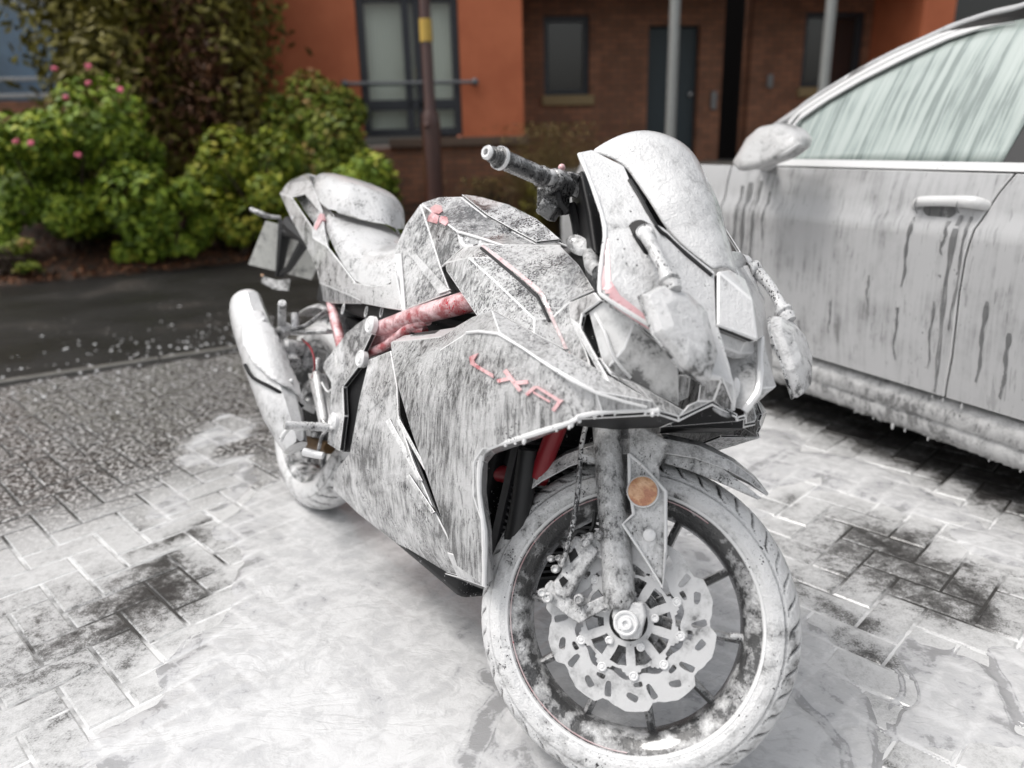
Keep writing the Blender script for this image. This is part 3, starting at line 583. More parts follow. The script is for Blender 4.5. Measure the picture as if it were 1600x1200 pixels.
def stems(c, rad, n, seed, r0=.018):
    rg = random.Random(seed); mb = MB()
    for i in range(n):
        a = rg.uniform(0, 6.28); f = rg.uniform(.3, .8)
        e = Vector((c[0] + math.cos(a) * rad[0] * f, c[1] + math.sin(a) * rad[1] * f, c[2] + rad[2] * rg.uniform(.1, .7)))
        b = Vector((c[0] + rg.uniform(-.12, .12), c[1] + rg.uniform(-.1, .1), 0)); m_ = b.lerp(e, .5) + Vector((rg.uniform(-.1, .1), rg.uniform(-.1, .1), .08))
        mb.tube([b, m_, e], [r0, r0 * .7, r0 * .25], 6, sm=3)
    return mb
def shrub(name, c, rad, n, size, mat, lab, cat='shrub', seed=1, group=None, lobes=14, up=.35, asp=.55, shell=.6):
    gz = float(bankz(np.array([c[0]]), np.array([c[1]]))[0]); root = empty(name, (c[0], c[1], max(gz, 0)), label=lab, cat=cat, group=group)
    cc = (0, 0, c[2] - max(gz, 0)); pts, nr, cl = crown_points(cc, rad, n, seed, lobes, shell)
    leaves('foliage', pts, size, mat, up, seed, asp, root, cols=cl, nrm=nr)
    stems(cc, rad, 12, seed).build('stem', M['bark'], root, smooth=True)
    return root
gp = 'shrubs in the bed beside the road'
rh = shrub('rhododendron', (-4.2, 7.5, .85), (.95, .7, .80), 12000, .048, mt['green'], 'big leafy shrub with pink blooms at the far left', seed=2, group=gp, lobes=22)
for u, v in ((138, 104), (188, 141), (85, 107), (138, 130), (103, 153), (25, 221), (48, 223), (122, 243)):
    q = WORLD.on(u, v, Y=6.98 if v < 160 else 6.85) - rh.location; mb = MB()
    for k in range(9):
        a = k * 2.4; mb.ball(q + Vector((math.cos(a) * .014, math.sin(a) * .012, random.uniform(-.012, .012))), .009 + .008 * (k % 2), 4)
    mb.build('flower', M['flower'], rh, smooth=True)
shrub('evergreen_shrub', (-5.1, 7.0, .55), (.7, .6, .75), 5000, .045, mt['green'], 'leafy green shrub cut off by the left edge above the road', seed=5, group=gp)
shrub('low_shrub', (-4.45, 6.85, .16), (.3, .2, .24), 700, .04, mt['mixed'], 'small yellowish plant at the road edge, lowest at far left', seed=11, group=gp, lobes=6)
shrub('laurel_shrub', (-2.62, 7.85, .62), (.62, .4, .62), 4800, .045, mt['lime'], 'bright yellow green shrub in front of the conifer', seed=3, group=gp)
shrub('bushy_shrub', (-3.3, 7.5, .42), (.55, .35, .52), 3800, .045, mt['green'], 'low dark green shrub between the blooming shrub and the bright one', seed=8, group=gp)
shrub('pieris', (-2.15, 8.55, .98), (.85, .7, .86), 12000, .045, mt['mixed'], 'rounded shrub with bronze new leaves under the orange wall', seed=4, group=gp, lobes=22)
shrub('bushy_shrub', (-1.4, 8.1, .5), (.7, .4, .58), 4500, .04, mt['green'], 'dark green low shrub in front of the lamp post', seed=9, group=gp)
# conifer: dense spray foliage with a brown dead patch
cr = empty('conifer', (-3.75, 9.05, .4), label='tall dense conifer hedge with a brown dead patch', cat='conifer')
pts, nr, cl = crown_points((.02, 0, 1.9), (1.32, 1.0, 2.7), 46000, 14, 90, .5, -1)
bp = WORLD.on(290, 130, Y=8.3) - cr.location; dd = np.hypot((pts[:, 0] - bp.x) / .42, (pts[:, 2] - bp.z) / 1.0); isb = (dd + RNG.normal(0, .25, len(pts)) < 1) & (pts[:, 1] < .1)
leaves('foliage', pts[~isb], .06, mt['conifer'], .1, 5, .42, cr, cols=cl[~isb], nrm=nr[~isb]); leaves('dead_foliage', pts[isb], .045, mt['brown'], .1, 6, .3, cr, cols=cl[isb], nrm=nr[isb])
mb = MB(); mb.tube([(0, 0, -.2), (0, 0, 1.5), (.05, 0, 3.6)], [.14, .1, .03], 10, sm=3)
for i in range(40):
    a = i * 2.4; z = .2 + i * .08; mb.tube([(0, 0, z), (math.cos(a) * .6, math.sin(a) * .45, z + .15), (math.cos(a) * 1.1, math.sin(a) * .75, z + .2)], [.03, .02, .006], 6)
mb.build('trunk', M['bark'], cr, smooth=True)
# dense dark inner twigs
ip = RNG.normal(size=(9000, 3)) * [.5, .35, 1.3] + [0, .1, 1.9]; leaves('inner_twigs', ip, .09, mt['conifer'], 0, 9, .35, cr, cols=RNG.random(len(ip)) * .6)
# bare yellowish twiggy shrub
def twiggy(name, c, rad, n, lab, seed, mat):
    rg = random.Random(seed); gz = float(bankz(np.array([c[0]]), np.array([c[1]]))[0]); root = empty(name, (c[0], c[1], gz), label=lab, cat='shrub', group=gp); mb = MB()
    for i in range(n):
        a = rg.uniform(0, 6.28); f = rg.random() ** .7; b = Vector((math.cos(a) * rad[0] * .35 * f, math.sin(a) * rad[1] * .35 * f, -.05)); e = Vector((math.cos(a) * rad[0] * f, math.sin(a) * rad[1] * f, rad[2] * rg.uniform(.6, 1.05) * (1 - .25 * f)))
        mb.tube([b, b.lerp(e, .5) + Vector((0, 0, .12)), e], [.006, .0045, .002], 4)
    mb.build('stem', mat, root)
    pts = np.array([(rg.gauss(0, .42) * rad[0], rg.gauss(0, .42) * rad[1], rg.random() ** .8 * rad[2]) for _ in range(n * 9)]); leaves('foliage', pts, .018, mt['straw'], .3, seed, .5, root)
    return root
M['twig'] = plain('straw_twig', (.17, .115, .04), .7, var=.4)
twiggy('twiggy_shrub', (.55, 9.55, 0), (.75, .4, 1.25), 420, 'bare yellowish twiggy shrub under the small brick wall window', 3, M['twig'])
twiggy('twiggy_shrub', (-.25, 9.3, 0), (.4, .3, .62), 170, 'short brown twiggy shrub left of the yellowish one', 4, M['bark'])
shrub('low_shrub', (.75, 9.35, .42), (.7, .3, .42), 2500, .03, mt['conifer'], 'dark low shrub behind the fuel tank', seed=21, group=gp, lobes=10)
# ------------------------------------------------------------------ car (body frame: X forward, Y towards the motorcycle, Z up)
HW = .89
CM = Matrix((-CARD, CARN, Vector((0, 0, 1)))).transposed()
CF = Frame(CARO - CARN * HW, CM)
car = empty('parked_car', CF.o, CM, label='saloon car covered in white wash foam parked beside the motorcycle', cat='car')
PRF = [(.14, .10), (.17, .055), (.24, .045), (.29, .075), (.305, .03), (.45, .008), (.62, 0.), (.80, .002), (.835, .006), (.86, .022), (.94, .035), (.995, .05), (1.02, .065), (1.2, .15), (1.36, .245), (1.42, .30)]
def off(z):
    for (a, b), (c, d) in zip(PRF[:-1], PRF[1:]):
        if z <= c: return b + (d - b) * max(0, (z - a) / (c - a))
    return PRF[-1][1]
def cs(u, v, out=0.):
    """photo point -> point on the car's flank, `out` metres proud"""
    o = CF.loc(CAM); d = CF.mi @ ray(u, v); Y = HW - .03
    for _ in range(40):
        t_ = (Y - o.y) / d.y; z = o.z + d.z * t_; Y = Y * .4 + .6 * (HW - off(min(max(z, .14), 1.42)) + out)
    t_ = (Y - o.y) / d.y; return o + d * t_
def flank(x, z, out=0.): return Vector((x, HW - off(z) + out, z))
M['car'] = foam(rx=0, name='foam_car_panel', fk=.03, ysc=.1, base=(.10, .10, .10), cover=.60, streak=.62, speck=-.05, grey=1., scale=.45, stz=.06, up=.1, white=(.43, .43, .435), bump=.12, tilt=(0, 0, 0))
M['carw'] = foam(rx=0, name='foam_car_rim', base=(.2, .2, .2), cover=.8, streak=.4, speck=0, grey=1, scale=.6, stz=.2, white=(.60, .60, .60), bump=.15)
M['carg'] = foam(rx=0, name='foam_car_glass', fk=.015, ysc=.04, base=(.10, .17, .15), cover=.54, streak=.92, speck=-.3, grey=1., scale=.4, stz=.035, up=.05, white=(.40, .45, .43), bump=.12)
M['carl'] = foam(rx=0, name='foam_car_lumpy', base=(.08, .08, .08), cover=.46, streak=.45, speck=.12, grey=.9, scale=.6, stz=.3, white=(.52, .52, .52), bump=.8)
M['run'] = foam(rx=0, name='foam_run_and_recess_shade', base=(.10, .102, .105), cover=.22, streak=.8, speck=.1, grey=.7, scale=.5, stz=.04, white=(.5, .5, .5), bump=.2)
M['blk'] = plain('black_rubber', (.01, .01, .011), .4)
def panelxz(name, xf0, xf1, zs, mat, nx=24, cut=None, parent=car, out=0., th=.012, arch=None):
    """flank panel between x=xf0(z) and xf1(z)"""
    vs = []
    for z in zs:
        a, b = xf0(z), xf1(z)
        for i in range(nx + 1): vs.append(flank(a + (b - a) * i / nx, z, out))
    fs = [(j * (nx + 1) + i, j * (nx + 1) + i + 1, (j + 1) * (nx + 1) + i + 1, (j + 1) * (nx + 1) + i) for j in range(len(zs) - 1) for i in range(nx)]
    if cut: fs = [f for f in fs if not cut(sum((vs[k] for k in f), Vector()) / 4)]
    if arch:
        cx_, rr_ = arch
        for p in vs:
            d_ = math.hypot(p.x - cx_, p.z - .32)
            if .30 < d_ < rr_ + .035 and p.z > .305 or rr_ - .09 < d_ < rr_ + .02: k_ = rr_ / d_; p.x = cx_ + (p.x - cx_) * k_; p.z = .32 + (p.z - .32) * k_
    o = mesh(name, vs, fs, [mat, M['carw']], parent); recalc(o); solid(o, th, 0); bevel(o, .004, 3, 50, 1)
    return o
def interp(pts):
    def f(z):
        for (a, b), (c, d) in zip(pts[:-1], pts[1:]):
            if z <= c: return b + (d - b) * max(0, (z - a) / (c - a))
        return pts[-1][1]
    return f
# rear edge of the front door traced down the flank
dl_ = sorted((p.z, p.x) for p in [cs(u, v) for u, v in ((1598, 262), (1560, 305), (1530, 350), (1510, 400), (1498, 470), (1491, 550), (1480, 605), (1484, 636))])
xd = interp(dl_); xfr = cs(1170, 400).x + .18
zs = [.31, .36, .45, .55, .65, .75, .80, .835, .86, .90, .94, .975, .993]
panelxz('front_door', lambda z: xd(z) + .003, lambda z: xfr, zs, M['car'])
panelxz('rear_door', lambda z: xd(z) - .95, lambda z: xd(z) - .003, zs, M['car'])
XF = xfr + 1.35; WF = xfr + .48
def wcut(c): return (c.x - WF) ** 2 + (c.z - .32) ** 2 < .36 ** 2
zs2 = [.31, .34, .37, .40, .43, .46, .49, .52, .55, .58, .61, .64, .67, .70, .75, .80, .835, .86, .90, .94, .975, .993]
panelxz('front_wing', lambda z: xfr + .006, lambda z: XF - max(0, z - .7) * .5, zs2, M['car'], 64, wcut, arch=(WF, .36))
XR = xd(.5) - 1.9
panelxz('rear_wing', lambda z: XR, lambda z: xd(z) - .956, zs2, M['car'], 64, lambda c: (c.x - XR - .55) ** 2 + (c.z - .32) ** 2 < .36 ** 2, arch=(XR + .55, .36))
# sill skirt with lumps of foam and drips
nx = 260; x0s, x1s = xd(.5) - .98, WF - .37; prof = [(.30, .075), (.285, .06), (.26, .045), (.225, .042), (.215, .058), (.20, .05), (.175, .056), (.15, .07), (.145, .11)]
vs = []
for z, of in prof:
    for i in range(nx + 1):
        x = x0s + (x1s - x0s) * i / nx; q = noise.noise(Vector((x * 22 + z * 20, z * 26, 3))) * .006 + noise.noise(Vector((x * 70 + z * 60, 1, z * 40))) * .004
        dz = abs(noise.noise(Vector((x * 40, 7, 0)))) * -.014 if z < .16 else 0
        vs.append(Vector((x, HW - of + q, z + dz)))
fs = [(j * (nx + 1) + i, j * (nx + 1) + i + 1, (j + 1) * (nx + 1) + i + 1, (j + 1) * (nx + 1) + i) for j in range(len(prof) - 1) for i in range(nx)]
sk = mesh('side_skirt', vs, fs, M['carl'], car, True); recalc(sk); solid(sk, .01)
mb = MB()
for i in range(30):
    x = random.uniform(x0s, x1s); lo = random.random() < .5; z = .145 if lo else .303; q = random.choice((.0025, .003, .0035, .006))
    mb = MB(); mb.ball((x, HW - (.07 if lo else .032), z - .006), q, 5, (1, 1, random.uniform(.9, 3.4))); mb.build('foam_drip', M['carw'], sk, smooth=True)
# belt moulding
xa, xb = cs(1236, 262).x, xd(.99) - .95
mb = MB(); vs = []
mb.add([p for x in np.linspace(xb, xa + .12, 30) for p in (flank(x, .996, .004), flank(x, .999, .012), flank(x, 1.016, .012), flank(x, 1.022, .002), flank(x, 1.0, -.02))], [(5 * i + k, 5 * i + (k + 1) % 5, 5 * i + 5 + (k + 1) % 5, 5 * i + 5 + k) for i in range(29) for k in range(5)])
mb.build('belt_moulding', M['carw'], car, smooth=True)
# roof rail line (outer silhouette) and window upper line from the photograph
sil = [cs(u, v) for u, v in ((1595, 4), (1540, 16), (1470, 40), (1400, 74), (1340, 105), (1275, 144), (1210, 190), (1165, 225))]
top = [cs(u, v) for u, v in ((1599, 28), (1540, 40), (1486, 58), (1405, 95), (1350, 123), (1295, 155), (1242, 192), (1228, 218))]
def curve(pts):
    q = sorted((p.x, p.z) for p in pts); return interp(q)
# interp works on (key,value)
tz = curve(top); szv = curve(sil)
xs = list(np.linspace(top[0].x, top[-1].x, 40)); xw0 = top[0].x
# roof rail drops towards the rear as well: extend the trace behind the frame
def roofz(x):
    if x < sil[0].x: return szv(sil[0].x) + .01 - .11 * max(0, (sil[0].x - x) - .25) ** 2
    return szv(x)
def topz(x):
    if x < top[0].x: return min(tz(top[0].x) + .01, roofz(x) - .03)
    return min(tz(x), roofz(x) - .02)
def glasspanel(name, xs, z0, z1f, mat, nz=8, inn=.012):
    vs = [flank(x, z0 + (z1f(x) - z0) * j / nz, -inn) for x in xs for j in range(nz + 1)]
    fs = [(i * (nz + 1) + j, (i + 1) * (nz + 1) + j, (i + 1) * (nz + 1) + j + 1, i * (nz + 1) + j + 1) for i in range(len(xs) - 1) for j in range(nz)]
    o = mesh(name, vs, fs, mat, car, True); recalc(o); solid(o, .005); return o
pz = sorted([(cs(u, v).z, cs(u, v).x) for u, v in ((1562, 248), (1582, 215), (1600, 180))]); px_ = interp(pz); xp = cs(1566, 243).x; slope = (pz[-1][1] - pz[0][1]) / (pz[-1][0] - pz[0][0])
def pil(z): return xp + slope * (z - 1.01)
nz = 10; vs = []; XN = 40; xe = top[-1].x
for j in range(nz + 1):
    for i in range(XN + 1):
        f = i / XN; x = pil(1.02) + (xe - pil(1.02)) * f; z = 1.012 + (max(topz(x), 1.014) - 1.012) * j / nz; x += slope * (z - 1.01) * (1 - f) ** 3; vs.append(flank(x, z, -.014))
fs = [(j * (XN + 1) + i, j * (XN + 1) + i + 1, (j + 1) * (XN + 1) + i + 1, (j + 1) * (XN + 1) + i) for j in range(nz) for i in range(XN)]
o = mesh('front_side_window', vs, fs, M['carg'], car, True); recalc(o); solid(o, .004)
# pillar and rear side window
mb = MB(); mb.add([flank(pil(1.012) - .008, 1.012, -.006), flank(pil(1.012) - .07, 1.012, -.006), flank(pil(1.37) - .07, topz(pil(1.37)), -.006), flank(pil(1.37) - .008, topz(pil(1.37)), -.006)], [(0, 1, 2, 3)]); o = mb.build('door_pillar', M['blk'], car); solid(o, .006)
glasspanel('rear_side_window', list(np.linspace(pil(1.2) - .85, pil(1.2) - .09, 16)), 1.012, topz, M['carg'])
# window surround: two thin bright trims between glass and roof rail
def strip(name, f0, f1, x0, x1, mat, out, n=60, th=.008):
    vs = []
    for i in range(n + 1):
        x = x0 + (x1 - x0) * i / n; vs += [flank(x, min(f0(x), 1.42), out), flank(x, min(f1(x), 1.42), out)]
    o = mesh(name, vs, [(2 * i, 2 * i + 2, 2 * i + 3, 2 * i + 1) for i in range(n)], mat, car, True); recalc(o); solid(o, th); bevel(o, .003, 2, 50); return o
XR2 = pil(1.2) - 1.1
gap = lambda x: roofz(x) - topz(x)
strip('window_trim', lambda x: topz(x) - .006, lambda x: topz(x) + gap(x) * .22, XR2, xe, M['carw'], .004)
strip('door_frame', lambda x: topz(x) + gap(x) * .27, lambda x: topz(x) + gap(x) * .55, XR2, xe + .02, M['carw'], .004)
# roof, windscreen pillar and cabin shell
def sect(x, n=12):
    z0 = topz(x) + gap(x) * .6; z1 = roofz(x); y0 = HW - off(min(z0, 1.42)); y1 = HW - off(min(z1, 1.42)) - .03
    p = [Vector((x, y0, z0)), Vector((x, (y0 + y1) / 2 + .006, z0 + (z1 - z0) * .7)), Vector((x, y1, z1))]
    for k in range(1, n + 1): y = y1 * math.cos(math.pi / 2 * k / n); p.append(Vector((x, y, z1 + .045 * (1 - (y / y1) ** 2))))
    return p
def crown(name, xs, mat, keep=lambda k: True):
    S = [sect(x) for x in xs]; n = len(S[0]); vs, fs = [], []
    for s in S: vs += s + [Vector((p.x, -p.y, p.z)) for p in s[:-1]][::-1]
    m_ = 2 * n - 1
    for i in range(len(S) - 1):
        for k in range(m_ - 1):
            if keep(min(k, m_ - 2 - k)): fs.append((i * m_ + k, (i + 1) * m_ + k, (i + 1) * m_ + k + 1, i * m_ + k + 1))
    us = sorted({i for f in fs for i in f}); rm = {a: b for b, a in enumerate(us)}
    o = mesh(name, [vs[i] for i in us], [tuple(rm[i] for i in f) for f in fs], mat, car, True); recalc(o); solid(o, .008); return o
xhead = cs(1330, 112).x
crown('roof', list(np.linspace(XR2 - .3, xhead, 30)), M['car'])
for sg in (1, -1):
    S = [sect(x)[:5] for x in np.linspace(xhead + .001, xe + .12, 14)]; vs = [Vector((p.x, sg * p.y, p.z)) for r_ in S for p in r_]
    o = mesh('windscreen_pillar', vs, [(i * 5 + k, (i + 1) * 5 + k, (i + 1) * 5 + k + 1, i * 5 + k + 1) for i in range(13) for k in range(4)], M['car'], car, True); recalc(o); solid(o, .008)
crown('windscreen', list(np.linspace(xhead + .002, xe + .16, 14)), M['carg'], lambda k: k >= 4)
# bonnet
vs, fs = [], []; xs_ = np.linspace(xe - .12, XF - .1, 24)
for x in xs_:
    f = (x - xs_[0]) / (xs_[-1] - xs_[0]); z = .985 - .22 * f ** 1.8; wd = HW - .045 - .12 * f ** 3
    for k in range(-8, 9): q = k / 8; vs.append((x, q * wd, z + .055 * (1 - q * q) * (1 - .3 * f) + .012 * max(0, 1 - abs(abs(q) - .8) * 8)))
fs = [(i * 17 + k, (i + 1) * 17 + k, (i + 1) * 17 + k + 1, i * 17 + k + 1) for i in range(23) for k in range(16)]
o = mesh('bonnet', vs, fs, M['car'], car, True); recalc(o); solid(o, .01)
# front and rear ends, underbody, far side
mb = MB(); mb.box((XF - .06, 0, .5), (.2, HW * 2 - .25, .5)); mb.build('front_bumper', M['car'], car, bev=.08, seg=4)
mb = MB(); mb.box((XR - .02, 0, .62), (.22, HW * 2 - .2, .75)); mb.build('rear_bumper', M['car'], car, bev=.08, seg=4)
mb = MB(); mb.box(((XR + XF) / 2, 0, .56), (XF - XR - .3, HW * 2 - .32, .62)); mb.build('underbody', M['blk'], car)
mb = MB(); zz = [.14, .3, .62, .98]; mb.add([(x, -(HW - off(z)), z) for x in (XR, XF - .1) for z in zz], [(0, 4, 5, 1), (1, 5, 6, 2), (2, 6, 7, 3)]); mb.build('far_flank', M['car'], car)
mb = MB(); mb.add([(x, -(HW - off(z)), z) for x in (XR2, xe) for z in (1., 1.2, 1.34)], [(0, 3, 4, 1), (1, 4, 5, 2)]); mb.build('far_window', M['carg'], car)
for i, (x, sgn) in enumerate(((WF, 1), (WF, -1), (XR + .55, 1), (XR + .55, -1))):
    mb = MB(); mb.lathe((x, sgn * (HW - .02), .32), (0, -sgn, 0), [(0, .21), (.0, .3), (.03, .32), (.19, .32), (.21, .3)], 40); wh = mb.build('wheel', M['blk'], car, smooth=True)
    mb = MB()
    mb.lathe((x, sgn * (HW - .03), .32), (0, -sgn, 0), [(0, .205), (.03, .19), (.04, .04), (.02, .03)], 40); mb.build('rim', M['carl'], wh, smooth=True)
# door mirror
def cm(u, v, o_): return cs(u, v, o_)
out = [(1158, 240), (1172, 215), (1192, 197), (1218, 192), (1242, 200), (1255, 214), (1252, 230), (1228, 248), (1190, 262), (1160, 268), (1148, 256)]
mb = MB(); ring1 = [cm(u, v, .24) for u, v in out]; cen = sum(ring1, Vector()) / len(ring1)
rings = []
for k, (s, d) in enumerate(((.62, .04), (.9, .03), (1., .01), (1., -.03), (.92, -.06), (.6, -.08))): rings.append([cen + (p - cen) * s + Vector((0, d, 0)) for p in ring1])
n_ = len(out); mb.add([p for r_ in rings for p in r_], [tuple(range(n_)), tuple((len(rings) - 1) * n_ + i for i in range(n_))[::-1]] + [(r_ * n_ + i, r_ * n_ + (i + 1) % n_, (r_ + 1) * n_ + (i + 1) % n_, (r_ + 1) * n_ + i) for r_ in range(len(rings) - 1) for i in range(n_)])
mo = mb.build('door_mirror', M['carl'], car, smooth=True); mo.modifiers.clear(); bevel(mo, .012, 3, 15)
mb = MB(); a = cm(1185, 262, .01); b = cm(1190, 258, .16); mb.tube([a + Vector((0, -.06, 0)), b], [.035, .03], 10, squash=((0, 0, 1), .6)); mb.build('mirror_arm', M['carw'], mo, smooth=True)
mb = MB(); lo = [cm(u, v, .262) for u, v in ((1158, 262), (1190, 254), (1225, 240), (1251, 224))]; mb.tube(lo, [.006, .008, .008, .006], 8, sm=4); mb.build('mirror_seam', M['carw'], mo, smooth=True)
# door handle: a bar, and the recess shade put on as a darker disc
h = [cs(u, v, .03) for u, v in ((1420, 323), (1437, 315), (1480, 314), (1520, 316), (1535, 324))]
mb = MB(); mb.tube([h[0] + Vector((0, -.03, 0)), h[1], h[2], h[3], h[4] + Vector((0, -.03, 0))], [.01, .013, .013, .015, .011], 12, sm=5, squash=((0, 0, 1), 1.25)); mb.build('door_handle', M['carw'], car, smooth=True)
for u_ in (1499, 1434):
    a_ = cs(u_, 308, .036); b_ = cs(u_ - 1, 333, .036); mb = MB(); mb.tube([a_, (a_ + b_) / 2 + Vector((0, .012, 0)), b_], .0022, 6, sm=3); mb.build('handle_seam', M['run'], car, smooth=True)
c_ = cs(1468, 328, .0088); mb = MB(); mb.lathe(c_, (0, 1, 0), [(.000, .001), (.0005, .03), (.001, .044)], 24, False); ho = mb.build('handle_recess_shade', M['run'], car, smooth=True)
for v_ in ho.data.vertices: d_ = v_.co - c_; v_.co = c_ + Vector((d_.x * 1.25, d_.y, d_.z * .62))

h0 = []
def run(u0, v0, ln, wd, mat, seed):
    rg = random.Random(seed); p0 = cs(u0, v0); mb = MB(); L_, R_ = [], []; z = p0.z; x = p0.x; n = 26
    for i in range(n + 1):
        f = i / n; zz = z - ln * f; xx = x + .006 * math.sin(f * 9 + seed) * f + rg.uniform(-.0012, .0012); w_ = wd * (1 - .55 * f) * (1 + .4 * math.sin(f * 21 + seed)); L_.append(flank(xx - w_ / 2, zz, .0085)); R_.append(flank(xx + w_ / 2, zz, .0085))
    mb.add(L_ + R_, [(i, i + 1, n + 2 + i, n + 1 + i) for i in range(n)]); o = mb.build('bare_run', mat, car, smooth=True); return o
for i, (u, v, ln, wd) in enumerate(((1176, 285, .50, .022), (1192, 282, .52, .014), (1163, 290, .40, .012), (1205, 300, .18, .010), (1432, 338, .22, .012), (1505, 336, .60, .016), (1521, 338, .34, .008), (1486, 345, .10, .01), (1405, 480, .18, .008), (1360, 430, .10, .006), (1462, 470, .22, .007), (1545, 470, .25, .012), (1580, 520, .2, .012), (1300, 470, .12, .006), (1250, 500, .1, .006))): run(u, v, ln, wd, M['run'], i)
# ================================================================== MOTORCYCLE (frame: X forward, Y left, Z up; the bike leans on its stand)
bike = empty('motorcycle', BK.o, BK.m, label='red framed sports motorcycle covered in white wash foam leaning on its stand', cat='motorcycle')
def pt(a):
    return Vector(a) if isinstance(a, Vector) else P(*a)
def parse(s):
    d = {}
    for ln in s.replace('\n', ';').split(';'):
        ln = ln.strip()
        if ln:
            k, c = ln.split(None, 1); d[k] = P(*[float(x) for x in c.split(',')])
    return d
def panel(name, V, F, mat, parent=bike, th=.005, bev=.0035, mirror=False, only_left=False, ang=14, sub=0, seg=3):
    if isinstance(V, str): V = parse(V)
    ks = list(V); ix = {k: i for i, k in enumerate(ks)}; vs = [V[k] for k in ks]; fs = [tuple(ix[q] for q in f.split()) for f in F]
    if mirror:
        n = len(vs); vs = vs + [Vector((p.x, -p.y, p.z)) for p in vs]; fs = fs + [tuple(n + i for i in f)[::-1] for f in fs]
    elif only_left:
        vs = [Vector((p.x, -p.y, p.z)) for p in vs]; fs = [f[::-1] for f in fs]
    used = sorted({i for f in fs for i in f}); rm = {o_: n_ for n_, o_ in enumerate(used)}
    o = mesh(name, [vs[i] for i in used], [tuple(rm[i] for i in f) for f in fs], [mat, M['edge'], M['black']], parent)
    bm = bmesh.new(); bm.from_mesh(o.data); bmesh.ops.remove_doubles(bm, verts=bm.verts, dist=2e-4); bmesh.ops.recalc_face_normals(bm, faces=bm.faces)
    bm.to_mesh(o.data); bm.free()
    if th:
        solid(o, th * 1.3, 0); o.modifiers['solid'].material_offset_rim = 2
    bevel(o, bev * .6, seg, ang, 1)
    return o
def both(name, V, F, mat, **k):
    a = panel(name, V, F, mat, **k); panel(name, V, F, mat, only_left=True, **k); return a
def loft(name, rows, mat, parent=bike, mirror=True, sub=2, th=0, capends=False, crease=None, closed=False):
    """rows: lists of bike-space points from the flank to the centre line"""
    rows = [[pt(a) for a in r] for r in rows]
    if mirror: rows = [r + [Vector((p.x, -p.y, p.z)) for p in (r[:-1] if abs(r[-1].y) < 1e-3 else r)[::-1]] for r in rows]
    n = len(rows[0]); vs = [p for r in rows for p in r]; fs = [(i * n + k, (i + 1) * n + k, (i + 1) * n + k + 1, i * n + k + 1) for i in range(len(rows) - 1) for k in range(n - 1)]
    if closed: fs += [(i * n + n - 1, (i + 1) * n + n - 1, (i + 1) * n, i * n) for i in range(len(rows) - 1)]
    if capends: fs += [tuple(range(n)), tuple((len(rows) - 1) * n + k for k in range(n))[::-1]]
    o = mesh(name, vs, fs, mat, parent, True)
    bm = bmesh.new(); bm.from_mesh(o.data); bmesh.ops.remove_doubles(bm, verts=bm.verts, dist=1e-4); bmesh.ops.recalc_face_normals(bm, faces=bm.faces); bm.to_mesh(o.data); bm.free()
    if th: solid(o, th, 0)
    if sub: subsurf(o, sub)
    return o
DG = None
def caster(*objs):
    """ray caster onto finished parts, for trim that lies on them"""
    dg = bpy.context.evaluated_depsgraph_get(); dg.update(); vs, fs = [], []
    for o in objs:
        e = o.evaluated_get(dg); me = e.to_mesh(); b = len(vs)
        me.calc_loop_triangles(); vs += [v.co.copy() for v in me.vertices]; fs += [tuple(b + i for i in p.vertices) for p in me.loop_triangles]; e.to_mesh_clear()
    bvh = BVHTree.FromPolygons(vs, fs); o_ = BK.loc(CAM)
    def hit(u, v, lift=.0):
        d = BK.mi @ ray(u, v); loc, nr, i, dist = bvh.ray_cast(o_, d.normalized())
        if loc is None: return None
        if nr.dot(d) > 0: nr = -nr
        return loc + nr * lift
    return hit
def decal(name, polys, hit, mat, parent, th=.0015, dens=5., fb=False):
    """polygons in photo coordinates laid on a part as a thin raised layer"""
    mb = MB()
    for poly in polys:
        bm = bmesh.new(); vv = [bm.verts.new((a, b, 0)) for a, b in poly]; bm.faces.new(vv)
        for ax in (0, 1):
            lo, hi = min(p[ax] for p in poly), max(p[ax] for p in poly); c = lo + dens
            while c < hi:
                co_ = [0, 0, 0]; no = [0, 0, 0]; co_[ax] = c; no[ax] = 1
                bmesh.ops.bisect_plane(bm, geom=bm.verts[:] + bm.edges[:] + bm.faces[:], plane_co=co_, plane_no=no); c += dens
        bm.verts.ensure_lookup_table(); pos = [hit(v.co.x, v.co.y, th) for v in bm.verts]
        if fb:
            o_ = BK.loc(CAM); kn = [(v.co.x, v.co.y, (p - o_).length) for v, p in zip(bm.verts, pos) if p is not None]
            for i_, v in enumerate(bm.verts):
                if pos[i_] is None:
                    near = sorted((((a_ - v.co.x) ** 2 + (b_ - v.co.y) ** 2), t_) for a_, b_, t_ in kn)[:3]; pos[i_] = o_ + (BK.mi @ ray(v.co.x, v.co.y)).normalized() * (sum(t_ for _, t_ in near) / 3 + .004)
        bm.verts.index_update(); good = [tuple(v.index for v in f.verts) for f in bm.faces if all(pos[v.index] is not None for v in f.verts)]
        good = [f for f in good if max((pos[a] - pos[b]).length for a in f for b in f) < .06]
        mb.add([p or Vector() for p in pos], good); bm.free()
    o = mesh(name, mb.v, mb.f, mat, parent, fb); bm = bmesh.new(); bm.from_mesh(o.data)
    bmesh.ops.delete(bm, geom=[v for v in bm.verts if not v.link_faces], context='VERTS'); bm.to_mesh(o.data); bm.free()
    if fb:
        recalc(o); sm_ = o.modifiers.new('smooth', 'SMOOTH'); sm_.factor = .5; sm_.iterations = 8
    solid(o, th * .8 if not fb else .004, 0)
    return o
def HP(h, pts, lift):
    q = [h(a, b, lift) for a, b in pts]; q = [p for p in q if p is not None]; return q if len(q) > 1 else [Vector((.8, 0, .6)), Vector((.8, .01, .6))]
def flip(p): return Vector((p.x, -p.y, p.z))

